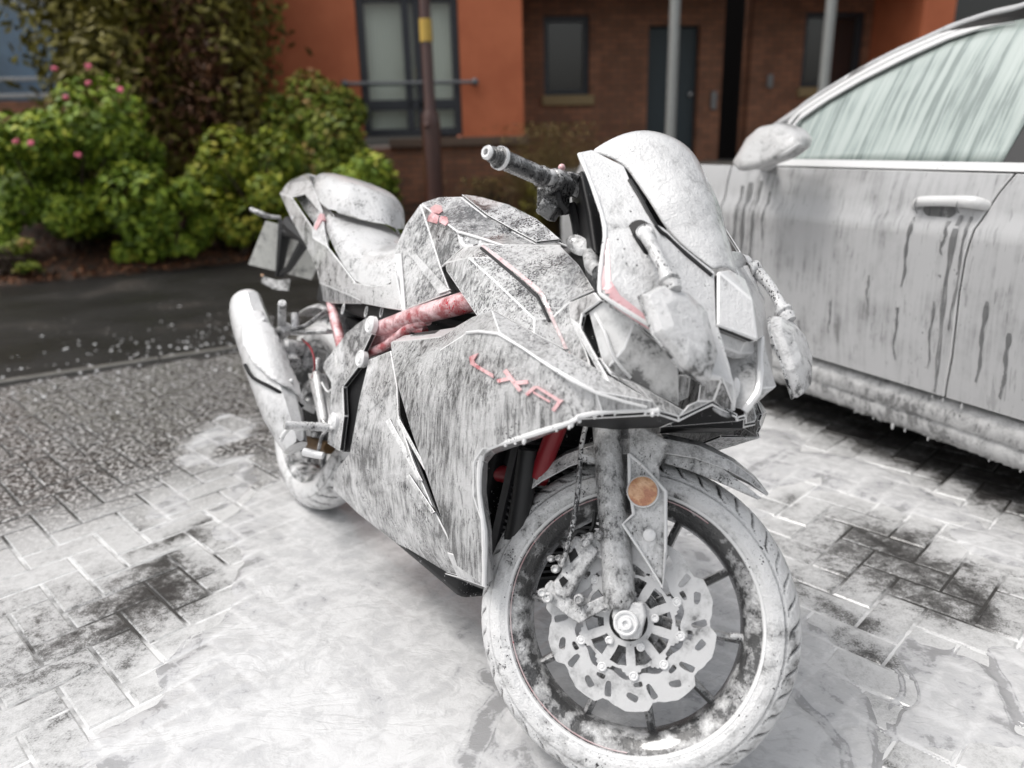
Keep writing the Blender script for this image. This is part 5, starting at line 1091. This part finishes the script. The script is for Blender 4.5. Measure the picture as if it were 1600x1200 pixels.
for u, v, Y in ((581, 508, -.192), (566, 561, -.192), (523, 658, -.2)):
    c = P(u, v, Y); mb = MB(); mb.lathe(c, (0, -1, 0), [(-.006, .022), (.007, .022), (.010, .018), (.008, .0125), (.011, .010), (.010, .001)], 20); mb.build('frame_cap', M['edge'], hang, smooth=True)
panel('engine_guard', parse('a 566,570,-.175; b 578,572,-.175; c 566,630,-.18; d 557,668,-.18; e 549,708,-.17; f 535,707,-.175; g 541,655,-.18; h 540,605,-.18'), ['a b c h', 'c d g h', 'd e f g'], M['dark'], th=.004)
mb = MB(); mb.box((.86, 0, .36), (.42, .28, .34)); mb.box((.60, 0, .30), (.2, .24, .22)); mb.box((1.0, 0, .58), (.3, .22, .16), rot_axis((0, 1, 0), R(20)))
eng = mb.build('engine', M['dark'], bike, bev=.02)
mb = MB(); mb.box((.80, 0, .62), (.44, .20, .20)); mb.build('air_box', M['dark'], bike, bev=.02)
mb = MB(); mb.box((.28, 0, .70), (.66, .17, .09), rot_axis((0, 1, 0), R(0))); mb.build('battery_tray', M['black'], bike, bev=.01)
# radiator behind the front wheel: curved core with header tank
mb = MB(); q = [P(770, 720, -.17), P(775, 850, -.16), P(800, 905, -.14)]; mb.tube([(1.15, -.12, .54), (1.17, -.12, .40), (1.16, -.12, .27)], [.02, .022, .02], 12, sm=3); mb.build('header_tank', M['black'], bike, smooth=True)
mb = MB()
for k in range(22): z = .27 + k * .0135; mb.box((1.135, 0, z), (.03, .25, .005))
mb.box((1.12, 0, .415), (.02, .26, .31)); mb.build('radiator', plain('radiator_core', (.03, .03, .033), .5, var=.6, sc=60), bike)
tubes('exhaust_pipe', [(830, 720, -.06), (845, 755, -.05), (835, 800, -.05), (815, 880, -.08)], M['alu'], .02, 3)
for u in (632 / 1, 656, 536, 572, 596):
    v = {632: 486, 656: 483, 536: 483, 572: 487, 596: 487}[int(u)]; mb = MB(); c = P(u, v, -.14); pts = [c + Vector((.006 * math.sin(a), 0, .014 * math.cos(a))) for a in np.linspace(0, 6.283, 13)]; mb.tube(pts, .0018, 6, cap=False); mb.build('luggage_hook', M['edge'], bike, smooth=True)

# ------------------------------------------------------------------ exhaust
ax = [P(384, 470, -.27), P(390, 500, -.265), P(414, 565, -.25), P(440, 640, -.225), P(462, 700, -.2)]
mb = MB(); mb.tube([ax[0] + (ax[0] - ax[1]) * .25] + ax, [.035, .058, .068, .074, .068, .04], 10, sm=4, squash=((0, 1, 0), .85)); muf = mb.build('muffler', M['white'], bike, smooth=True); subsurf(muf, 1)
hm = caster(muf)
def off_surface(pts, lift, Yd):
    r = []
    for u, v in pts: q = hm(u, v, lift); r.append(q if q is not None else P(u, v, Yd))
    return r
sh = [(398, 486), (377, 516), (384, 545), (396, 566), (418, 590), (442, 607), (475, 628), (468, 600), (447, 558), (425, 514), (408, 488)]
decal('heat_shield', [sh], hm, M['white'], muf, .010, 6., fb=True)
mb = MB()
for u, v in ((410, 505), (453, 598)): q = hm(u, v, .012); mb = MB(); mb.ball(q or P(u, v, -.33), .006, 6); mb.build('shield_screw', M['edge'], muf, smooth=True)
q = off_surface([(386, 570), (398, 590), (430, 609), (470, 636)], .006, -.30); mb = MB(); mb.tube(q, .005, 8, sm=3); mb.build('shield_gap', M['dark'], muf, smooth=True)
mb = MB(); q0_, q1_ = ax[0], ax[1]; d_ = (q0_ - q1_).normalized(); mb.lathe(q0_ + d_ * .008, d_, [(0, .036), (.006, .036), (.006, .024), (-.02, .022)], 20); mb.build('muffler_outlet', M['edge'], muf, smooth=True)

# ------------------------------------------------------------------ rear wheel, swingarm, controls
def tyre_mesh(name, c, Rr, wd, ax_u, ax_v, ax_n, rim_r, par, ngr=34, flipg=1, seed=0):
    """tyre with cut diagonal grooves; ax_u, ax_v span the wheel plane"""
    nA, nS = 1000, 84; vs = []; mi = []
    for i in range(nA):
        a = 2 * math.pi * i / nA; er = ax_u * math.cos(a) + ax_v * math.sin(a)
        for j in range(nS + 1):
            s = -1 + 2 * j / nS; ph = s * R(118); y = math.sin(ph) * wd / 2 * (1.0 if abs(ph) < R(90) else .98); hgt = math.cos(ph)
            r = Rr - wd * .46 + wd * .46 * (hgt if hgt > 0 else hgt * .62)
            if abs(s) > .8: r = max(r, rim_r - .003)
            g = 0; ay = abs(s)
            if .10 < ay < .475:
                k = (a * ngr / (2 * math.pi) + (1.9 * (ay - .10) if ay < .42 else .61 + (ay - .42) * 9) + (0.5 if s > 0 else 0)) % 1.0
                g = 1 if k < .20 else 0
            if .505 < ay < .53: g = 1
            if ay < .05: g = 0
            rr = r - g * .0042
            vs.append(c + er * rr + ax_n * y); mi.append(g)
    m_ = nS + 1; fs, fm = [], []
    for i in range(nA):
        i2 = (i + 1) % nA
        for j in range(nS): fs.append((i * m_ + j, i2 * m_ + j, i2 * m_ + j + 1, i * m_ + j + 1)); fm.append(1 if mi[i * m_ + j] and mi[i2 * m_ + j + 1] else 0)
    o = mesh(name, vs, fs, [M['tyre'], M['tyred']], par, True, mi=fm); return o
def ring(mb, c, n, prof, N=96): mb.lathe(c, n, prof, N, False)
rw = empty('rear_wheel', (0, 0, 0)); rw.parent = bike
EX, EY, EZ = Vector((1, 0, 0)), Vector((0, 1, 0)), Vector((0, 0, 1)); RC = Vector((0, 0, .31))
tyre_mesh('tyre', RC, .31, .14, EX, EZ, EY, .222, rw)
mb = MB(); ring(mb, RC, EY, [(-.062, .232), (-.06, .238), (-.05, .236), (-.044, .215), (-.02, .2), (.02, .2), (.044, .215), (.05, .236), (.06, .238), (.062, .232), (.048, .205), (.0, .192), (-.048, .205), (-.062, .232)])
for k in range(10): a = k * math.pi / 5; d = EX * math.cos(a) + EZ * math.sin(a); mb.tube([RC + d * .035, RC + d * .2], [.014, .008], 8)
mb.tube([RC - EY * .05, RC + EY * .05], .045, 20); mb.build('rim', M['rim'], rw, smooth=True)
mb = MB(); mb.lathe(RC + EY * -.06, EY, [(0, .1), (.004, .1), (.004, .06), (0, .06)], 40, False); mb.build('brake_disc', M['alu'], rw)
mb = MB(); mb.tube([(.0, -.105, .31), (.25, -.10, .33), (.47, -.09, .36)], [.022, .026, .034], 8, squash=((0, 0, 1), 1.5)); mb.tube([(.0, .105, .31), (.25, .10, .33), (.47, .09, .36)], [.022, .026, .034], 8, squash=((0, 0, 1), 1.5)); mb.build('swingarm', M['dark'], bike, smooth=True)
mb = MB(); mb.box((.10, -.115, .335), (.16, .012, .055)); mb.lathe((0, -.14, .31), (0, 1, 0), [(0, .016), (.03, .016)], 6); mb.box((-.05, -.12, .30), (.05, .02, .05)); mb.build('axle_adjuster', M['alu'], bike, bev=.003)
loft('rear_mudguard', [[Vector((math.cos(a) * r_ , y_, .31 + math.sin(a) * r_)) for y_, r_ in ((-.085, .325), (-.075, .342), (0, .352))] for a in np.linspace(R(20), R(128), 14)], M['alu'], sub=1, th=.004)
# footrests, pedal, reservoir, hoses, linkages
def peg(name, a, b, r, mat): 
    mb = MB(); a, b = Vector(a), Vector(b); N = 16
    pts = [a.lerp(b, i / N) for i in range(N + 1)]; mb.tube(pts, [r * (1 + .12 * (i % 2)) for i in range(N + 1)], 12); return mb.build(name, mat, bike, smooth=True)
peg('footrest', P(518, 668, -.2), P(444, 664, -.32), .0105, M['wspeck'])
tubes('heel_bracket', [(452, 668, -.3), (442, 680, -.31), (439, 688, -.31)], M['edge'], .006)
tubes('brake_pedal', [(512, 672, -.2), (503, 682, -.21), (497, 706, -.21), (494, 712, -.215)], M['alu'], .0045, 3)
tubes('brake_pedal', [(476, 706, -.25), (492, 710, -.235), (505, 712, -.22)], M['edge'], [.011, .01, .009], 2)
peg('passenger_footrest', P(440, 515, -.19), P(441, 473, -.235), .0115, M['wspeck'])
mb = MB(); mb.tube([P(431, 530, -.19), P(447, 512, -.19)], [.024, .02], 12); mb.tube([P(440, 520, -.18), P(515, 518, -.15)], [.014, .012], 8, squash=((0, 0, 1), .6)); mb.tube([P(447, 519, -.185), P(480, 508, -.17), P(512, 485, -.13)], [.012, .01, .011], 8, squash=((0, 0, 1), .5)); mb.build('footrest_bracket', M['alu'], bike, smooth=True)
tubes('footrest_spring', [(461, 515, -.18), (461, 490, -.18)], M['alu'], .012)
mb = MB(); c = P(446, 541, -.2); mb.lathe(c, (0, -1, 0), [(-.05, .022), (-.01, .022), (0, .024), (.008, .019), (.01, .005)], 18); mb.tube([P(450, 550, -.18), P(457, 570, -.18)], [.03, .026], 12); mb.build('brake_reservoir', M['wspeck'], bike, smooth=True)
tubes('rear_spring', [(484, 540, -.12), (480, 575, -.12)], M['alu'], [.028, .024])
tubes('brake_hose', [(472, 530, -.15), (486, 545, -.17), (492, 570, -.17), (488, 590, -.16)], M['darkred'], .003, 4)
tubes('linkage_rod', [(497, 560, -.15), (495, 590, -.16), (508, 665, -.17)], M['wspeck'], [.006, .012, .012], 3)
mb = MB(); mb.prism([P(480, 583, -.14), P(500, 583, -.14), P(517, 665, -.16), P(498, 665, -.16)], (0, .02, 0)); mb.build('rear_hanger', M['seat'], bike, bev=.004)
tubes('brake_hose', [(503, 598, -.16), (512, 612, -.17), (520, 606, -.17)], M['edge'], .003, 3)
mb = MB(); mb.box((.30, -.06, .50), (.12, .03, .1)); mb.box((.18, 0, .56), (.10, .12, .16)); mb.tube([(.33, 0, .62), (.40, 0, .36)], .035, 14); mb.build('shock_absorber', M['dark'], bike, bev=.006)
tubes('chain', [(515, 700, -.10), (480, 690, -.1)], plain('brown_chain', (.12, .07, .03), .6, .4, var=.6, sc=80), .018)
mb = MB(); mb.tube([(.55, .16, .22), (.62, .30, .02 - .08)], [.011, .009], 8); q_ = Vector((.62, .30, -.06)); mb.box((.63, .31, -.075), (.05, .04, .008)); mb.build('side_stand', M['black'], bike, smooth=True)

# ------------------------------------------------------------------ steered front end: everything below is built straight and turned by st()
AX = Vector((WB, 0, RW)); wx, wy, wz = SM @ EX, SM @ EY, SM @ EZ; WC = st(AX)
fw = empty('front_wheel', (0, 0, 0)); fw.parent = bike
tyre_mesh('tyre', WC, .2915, .112, wx, wz, wy, .224, fw, 46)
mb = MB(); ring(mb, WC, -wy, [(.046, .2255), (.052, .2265), (.054, .231), (.047, .2335), (.040, .231)]); mb.build('tyre_bead', M['edge'], fw, smooth=True)
mb = MB(); ring(mb, WC, -wy, [(.046, .225), (.048, .2285), (.044, .2285), (.040, .214), (.030, .205), (.0, .196), (-.030, .205), (-.044, .2285), (-.048, .2285), (-.046, .225), (-.038, .205), (-.025, .196), (0, .189), (.025, .194), (.038, .203), (.046, .225)]); rim = mb.build('rim', M['rim'], fw, smooth=True)
mb = MB(); ring(mb, WC, -wy, [(.0475, .2205), (.0486, .2217), (.0475, .2229)]); st_ = mb.build('rim_stripe', M['pinkthin'], fw, smooth=True)
bm = bmesh.new(); bm.from_mesh(st_.data); bmesh.ops.delete(bm, geom=[v for v in bm.verts if ((v.co - WC).normalized().dot(wx) > .35)], context='VERTS'); bm.to_mesh(st_.data); bm.free()
for k in range(10):
    a = k * 2 * math.pi / 10 + R(12); d = wx * math.cos(a) + wz * math.sin(a); tn = -wx * math.sin(a) + wz * math.cos(a)
    mb = MB(); mb.tube([WC + d * .03 - wy * .012 + tn * .004, WC + d * .12 - wy * .006, WC + d * .198], [.013, .0086, .0078], 8, squash=(tuple(wy), 1.9)); mb.build('spoke', M['rim'], fw, smooth=True)
mb = MB(); mb.lathe(WC - wy * .05, wy, [(0, .03), (.0, .058), (.008, .058), (.02, .04), (.08, .04), (.092, .058), (.1, .058), (.1, .03)], 40); mb.build('hub', M['rim'], fw, smooth=True)
a = R(14); d = wx * math.cos(a) + wz * math.sin(a); mb = MB(); mb.tube([WC + d * .196 - wy * .02, WC + d * .172 - wy * .024], [.0065, .0055], 10); mb.build('valve_stem', M['alu'], fw, smooth=True)
# petal brake disc: outer ring with wave edge and slots, inner carrier with arms
from mathutils.geometry import tessellate_polygon
def disc_curve(name, splines, thick, mat, parent, yoff):
    loops = [[Vector((x, y, 0)) for x, y in pts] for pts in splines]; tris = tessellate_polygon(loops); flat = [p for l_ in loops for p in l_]; n = len(flat); off_ = Vector((0, 0, thick))
    vs = flat + [p + off_ for p in flat]; fs = [tuple(t_)[::-1] for t_ in tris] + [tuple(n + i for i in t_) for t_ in tris]; b0 = 0
    for l_ in loops:
        m_ = len(l_); fs += [(b0 + i, b0 + (i + 1) % m_, n + b0 + (i + 1) % m_, n + b0 + i) for i in range(m_)]; b0 += m_
    m3 = Matrix((wx, wz, -wy)).transposed(); o = mesh(name, [WC + m3 @ v - wy * yoff for v in vs], fs, [mat, M['edge']], parent); recalc(o); bevel(o, .0016, 2, 50, 1, wn=False); return o
def pol(r, a): return (r * math.cos(a), r * math.sin(a))
outer = []
NP = 10
for i in range(NP * 24):
    a = 2 * math.pi * i / (NP * 24); f = (i % 24) / 24
    r = .150 if f < .42 else (.150 - .011 * min(1, (f - .42) / .12) if f < .54 else (.139 if f < .66 else (.139 + .006 * math.sin((f - .66) / .2 * math.pi / 2) if f < .86 else .145 + .005 * (f - .86) / .14)))
    outer.append(pol(r, a))
inner = [pol(.094 + .005 * math.cos(10 * (2 * math.pi * i / 120)), 2 * math.pi * i / 120) for i in range(120)][::-1]
def slot(rc, ac, ln, wd, tilt):
    cx, cy = pol(rc, ac); dx, dy = pol(1, ac + tilt); nx_, ny_ = -dy, dx; r = []
    for i in range(20):
        t_ = 2 * math.pi * i / 20; e = abs(math.cos(t_)) ** .55 * math.copysign(1, math.cos(t_)) * ln / 2; g_ = abs(math.sin(t_)) ** .6 * math.copysign(1, math.sin(t_)) * wd / 2 * (1 + .25 * math.cos(t_))
        bend = .12 * (e / ln) ** 2 * ln; r.append((cx + dx * e + nx_ * (g_ + bend), cy + dy * e + ny_ * (g_ + bend)))
    return r[::-1]
sl = []
for k in range(NP):
    a = 2 * math.pi * k / NP
    sl += [slot(.1265, a + R(5), .021, .0115, R(62)), slot(.121, a + R(21), .027, .0115, R(14)), slot(.1065, a + R(11), .016, .0085, R(95))]
bd = disc_curve('brake_disc', [outer, inner] + sl, .005, M['disc'], fw, .062)
ci_o = [pol(.091 if (i % 24) < 9 else (.081 if 12 <= (i % 24) <= 20 else .086), 2 * math.pi * i / 240) for i in range(240)]
ci_i = [pol(.034, 2 * math.pi * i / 40) for i in range(40)][::-1]
ws_ = []
for k in range(10):
    a = 2 * math.pi * k / 10 + R(24); ws_.append([pol(.044, a - R(9)), pol(.058, a - R(10)), pol(.0745, a - R(12)), pol(.0765, a), pol(.0745, a + R(12)), pol(.058, a + R(10)), pol(.044, a + R(9))][::-1])
disc_curve('disc_carrier', [ci_o, ci_i] + ws_, .004, M['disc'], fw, .0665)
for k in range(10):
    a = 2 * math.pi * k / 10 + R(8); p = WC + (wx * math.cos(a) + wz * math.sin(a)) * .0915 - wy * .066; mb = MB(); mb.lathe(p, -wy, [(0, .0085), (.004, .0085), (.0055, .0065), (.004, .0045), (.006, .0025), (.006, .0001)], 16); mb.build('disc_bolt', M['edge'], fw, smooth=True)
for k in range(5):
    a = 2 * math.pi * k / 5 + R(30); p = WC + (wx * math.cos(a) + wz * math.sin(a)) * .047 - wy * .070; mb = MB(); mb.lathe(p, -wy, [(0, .0075), (.005, .0075), (.007, .005), (.005, .003), (.005, .0001)], 12); mb.build('disc_bolt', M['edge'], fw, smooth=True)
# forks
def sp_(x, y, z): return st((x, y, z))
up_ = (SA).normalized(); FA = AX + Vector((-.012, 0, .0))
def forkleg(s, nm='fork_leg'):
    o0 = Vector((WB - .012, s * .082, RW)); pts = [o0 + up_ * d for d in (.018, .03, .075, .10, .20, .33, .41, .425)]; rad = [.023, .0285, .0285, .0265, .0265, .0255, .0235, .0235]
    mb = MB(); mb.tube([st(p) for p in pts], rad, 24); o = mb.build(nm, M['fork'], bike, smooth=True)
    mb = MB(); mb.tube([st(o0 + up_ * .42), st(o0 + up_ * .70)], .0175, 20); mb.build('fork_tube', M['alu'], o, smooth=True)
    mb = MB(); mb.tube([st(o0 + up_ * .405), st(o0 + up_ * .435)], .028, 24); mb.build('dust_seal', M['black'], o, smooth=True)
    lug = [(961, 940), (957, 962), (962, 978), (972, 998), (1001, 998), (1006, 978), (1010, 962), (1006, 940)]
    q = [PSl(u, v, -.084) for u, v in lug]; q = [Vector((p.x, s * .068, p.z)) for p in q]
    mb = MB(); mb.prism([st(p) for p in q], wy * s * .028); mb.build('axle_lug', M['white'], o, bev=.005)
    return o
fr = forkleg(-1); fl = forkleg(1)
mb = MB(); c = st(AX - EY * .098); mb.lathe(c, -wy, [(0, .0215), (.008, .0215), (.010, .019), (.009, .0165), (.006, .0155), (.006, .0115), (.013, .0105), (.013, .005), (.008, .004), (.008, .0001)], 28); mb.build('axle_nut', M['edge'], fr, smooth=True)
mb = MB(); mb.tube([st(AX + EY * .09), st(AX - EY * .09)], .012, 12); mb.build('axle', M['alu'], fr, smooth=True)
# triple clamp
for d in (.50, .68):
    mb = MB(); a_ = Vector((WB - .012, -.1, RW)) + up_ * d; b_ = Vector((WB - .012, .1, RW)) + up_ * d; m_ = (a_ + b_) / 2 - Vector((.03, 0, 0)); mb.tube([st(a_), st(m_ + EY * -.04), st(m_ + EY * .04), st(b_)], [.034, .03, .03, .034], 12, squash=(tuple(SM @ up_), .5)); mb.build('triple_clamp', M['dark'], bike, smooth=True)
# caliper and bracket
def sq_(u, v, Y): return PS(u, v, Y)
def sprism(name, pts, Y, th, mat, par, bev=.003):
    mb = MB(); mb.prism([PS(u, v, Y) for u, v in pts], wy * th); return mb.build(name, mat, par, bev=bev)
cal = sprism('brake_caliper', [(897, 836), (918, 845), (936, 862), (916, 890), (905, 905), (895, 925), (884, 938), (866, 930), (862, 912), (876, 893), (880, 870)], -.098, .05, M['alu'], bike, .006)
sprism('caliper_bracket', [(860, 906), (872, 915), (905, 948), (955, 925), (956, 946), (905, 975), (893, 968), (850, 935), (851, 915)], -.092, .012, M['fork'], cal)
sprism('caliper_arm', [(905, 835), (925, 833), (945, 855), (950, 870), (940, 875), (920, 862)], -.088, .012, M['fork'], cal)
for u, v, r_ in ((868, 889, .0075), (861, 873, .006), (915, 848, .009), (905, 936, .009), (848, 926, .008), (856, 934, .010), (873, 872, .006), (890, 858, .006), (922, 838, .007), (936, 836, .008), (879, 880, .008)):
    p = PS(u, v, -.1); mb = MB(); mb.lathe(p + wy * .012, -wy, [(0, r_), (.018, r_), (.021, r_ * .7), (.018, r_ * .45), (.018, .0001)], 10); mb.build('caliper_bolt', M['alu'], cal, smooth=True)
sprism('caliper_window', [(887, 862), (898, 856), (903, 868), (891, 880)], -.101, .004, M['dark'], cal, .001); sprism('caliper_window', [(873, 906), (880, 900), (888, 908), (878, 918)], -.101, .004, M['dark'], cal, .001)
mb = MB(); mb.tube([PS(u, v, Y) for u, v, Y in ((918, 655, -.09), (908, 700, -.10), (904, 760, -.105), (897, 810, -.11), (889, 845, -.11), (880, 880, -.11))], .0048, 10, sm=4); bh = mb.build('front_brake_hose', M['darkw'], bike, smooth=True)
mb = MB(); mb.tube([PS(u, v, -.06) for u, v in ((930, 800), (926, 825), (912, 842))], .004, 8, sm=4); mb.tube([PS(u, v, -.07) for u, v in ((895, 840), (905, 830), (918, 834))], .006, 8, sm=3); mb.build('hose_end', M['black'], bh, smooth=True)
mb = MB(); p = PS(921, 716, -.085); mb.lathe(p + wy * .01, -wy, [(0, .011), (.012, .011), (.014, .007), (.013, .0001)], 12); mb.tube([PS(905, 712, -.1), PS(940, 722, -.08)], [.007, .008], 8); mb.build('hose_clamp', M['alu'], bh, smooth=True)
# front mudguard: rear part, crown and long pointed front
def wpol(u, v, Y): q = PSl(u, v, Y) - AX; return math.atan2(q.z, q.x), math.hypot(q.x, q.z)
rows = []
for deg, wq, rs, rcn in ((158, .016, .299, .308), (152, .052, .296, .318), (144, .066, .292, .324), (132, .068, .292, .328), (120, .068, .294, .332), (108, .068, .296, .338), (98, .068, .302, .342), (88, .064, .310, .346), (78, .050, .318, .345), (70, .030, .325, .341), (63.5, .004, .330, .334)):
    a = R(deg); r = []
    for yy, rr in ((wq, rs), (wq * .92, rs * .35 + rcn * .65), (wq * .5, rcn - .002), (0, rcn)): r.append(st(AX + Vector((math.cos(a) * rr, -yy, math.sin(a) * rr))))
    r += [st(AX + Vector((math.cos(a) * rr, yy, math.sin(a) * rr))) for yy, rr in ((wq * .5, rcn - .002), (wq * .92, rs * .35 + rcn * .65), (wq, rs))]; rows.append(r)
fen = loft('front_mudguard', rows, M['fork'], mirror=False, sub=0, th=.004); fen.data.materials.append(M['edge']); bevel(fen, .0025, 2, 22, 1)
fin = sprism('mudguard_fin', [(981, 668), (1008, 668), (1045, 690), (1030, 730), (1030, 745), (1040, 768), (1040, 863), (1035, 917), (1003, 864), (973, 819), (990, 804), (987, 790), (984, 760), (983, 709)], -.098, .008, M['fork'], fen, .004)
mb = MB(.35); pts_ = [(983, 709), (984, 760), (990, 803), (973, 819), (1003, 864), (1035, 917), (1040, 863), (1040, 768), (1005, 728), (983, 709)]
mb.tube([PS(u, v, -.1) for u, v in pts_], .0035, 8); mb.build('fin_rim', M['edge'], fen, smooth=True)
sprism('mudguard_web', [(1028, 727), (1036, 724), (1070, 733), (1120, 752), (1185, 781), (1190, 778), (1130, 732), (1075, 704), (1045, 690), (1020, 690)], -.052, .006, M['fork'], fen, .002)
mb = MB(); c = PS(1005, 768, -.1); mb.lathe(c, -wy, [(0, .0285), (.006, .0285), (.0085, .0265), (.0075, .0255)], 40); rr = mb.build('reflector', M['edge'], bike, smooth=True); rr['label'] = 'round orange reflector on the fork'
mb = MB(); mb.lathe(c, -wy, [(.003, .0258), (.0085, .0255), (.0105, .0225), (.0115, .012), (.0118, .0001)], 40); mb.build('reflector_lens', M['orange'], rr, smooth=True)
mb = MB(); c = PS(1015, 836, -.1); mb.lathe(c, -wy, [(0, .011), (.004, .011), (.006, .008), (.006, .0001)], 18); mb.build('fin_bolt', M['edge'], fen, smooth=True)
# right handlebar: grip, bar end, switchgear, lever
ga, gb = PS(759, 237, -.365), PS(853, 279, -.225); gd = (gb - ga).normalized(); L_ = (gb - ga).length
hb = MB(); hb.tube([ga + gd * .02, gb + gd * .10], .012, 12); hbo = hb.build('handlebar', M['black'], bike, smooth=True)
prof = [(0., .004), (0., .0095), (.003, .0115), (.008, .0118), (.011, .0105), (.013, .0105), (.0135, .0135), (.016, .0135), (.0165, .011), (.019, .0145), (.022, .0145), (.0225, .011), (.025, .015), (.028, .015), (.0285, .012), (.031, .019), (.037, .0195), (.039, .0165)]
mb = MB(); mb.lathe(ga, gd, [(d_ * 1.0, r_ * 1.0) for d_, r_ in prof], 24); mb.build('bar_end', M['darkw'], hbo, smooth=True)
mb = MB(); mb.lathe(ga, gd, [(.0, .0055), (-.001, .0095), (.003, .0122), (.006, .0118)], 24, False); mb.lathe(ga, gd, [(.031, .0198), (.038, .0202)], 24); mb.build('bar_end_ring', M['edge'], hbo, smooth=True)
mb = MB(); pr = [(.039, .0165)]
for k in range(26): d_ = .042 + k * (L_ - .045) / 26; pr.append((d_, .0158 + .0013 * (k % 2) + (.002 if k > 22 else 0)))
mb.lathe(ga, gd, pr, 22); mb.build('grip', M['darkw'], hbo, smooth=True)
mb = MB(); c = gb + gd * .012; mb.lathe(c, gd, [(0, .022), (.01, .026), (.045, .026), (.05, .02)], 16); mb.box(c + gd * .03 + Vector((-.01, 0, -.03)), (.05, .04, .05), rot_axis((1, 0, 1), .4)); mb.box(c + gd * .05 + Vector((0, 0, .012)), (.045, .035, .03)); mb.box(c + gd * .015 + Vector((.0, 0, -.05)), (.035, .03, .03), rot_axis((0, 1, 1), .6)); mb.build('switch_housing', M['darkw'], hbo, bev=.006)
mb = MB(); c2 = gb + gd * .035 + Vector((0, 0, .03)); mb.ball(c2, .007, 6); mb.build('stop_switch', M['letter'], hbo, smooth=True)
mb = MB(); la, lb = PS(859, 277, -.20), PS(912, 303, -.13); cm_ = (BK.loc(CAM) - la).normalized() * .03; la += cm_; lb += cm_ * .6
mb.tube([la, la.lerp(lb, .1), la.lerp(lb, .55), lb], [.0135, .0105, .0105, .013], 14, sm=3, squash=((0, 0, 1), 1.0)); mb.ball(la, .0145, 8); mb.build('brake_lever', M['seat'], hbo, smooth=True)
mb = MB(); mb.box(lb + Vector((.0, .02, .0)), (.045, .05, .04), rot_axis((0, 1, 0), .3)); mb.box(lb + Vector((-.02, .03, .03)), (.05, .05, .03)); mb.build('master_cylinder', M['darkw'], hbo, bev=.006)
mb = MB(); mb.tube([P(872, 302, -.17), P(876, 318, -.17), P(887, 332, -.16)], [.006, .005, .005], 8, sm=3); mb.tube([P(893, 320, -.12), P(900, 350, -.12), P(905, 385, -.12)], .009, 8, sm=3); mb.tube([P(905, 330, -.1), P(915, 370, -.12), P(920, 395, -.14)], .007, 8, sm=3); mb.build('cable', M['dark'], hbo, smooth=True)
# left handlebar mirrored in the steered frame
def lft(p): q = A0 + SM.transposed() @ (p - A0); return st(Vector((q.x, -q.y, q.z)))
mb = MB(); a2, b2 = lft(ga), lft(gb); mb.tube([a2, b2], .0165, 16); mb.tube([b2, b2 + (b2 - a2).normalized() * .1], .012, 12); mb.build('grip', M['darkw'], bike, smooth=True)
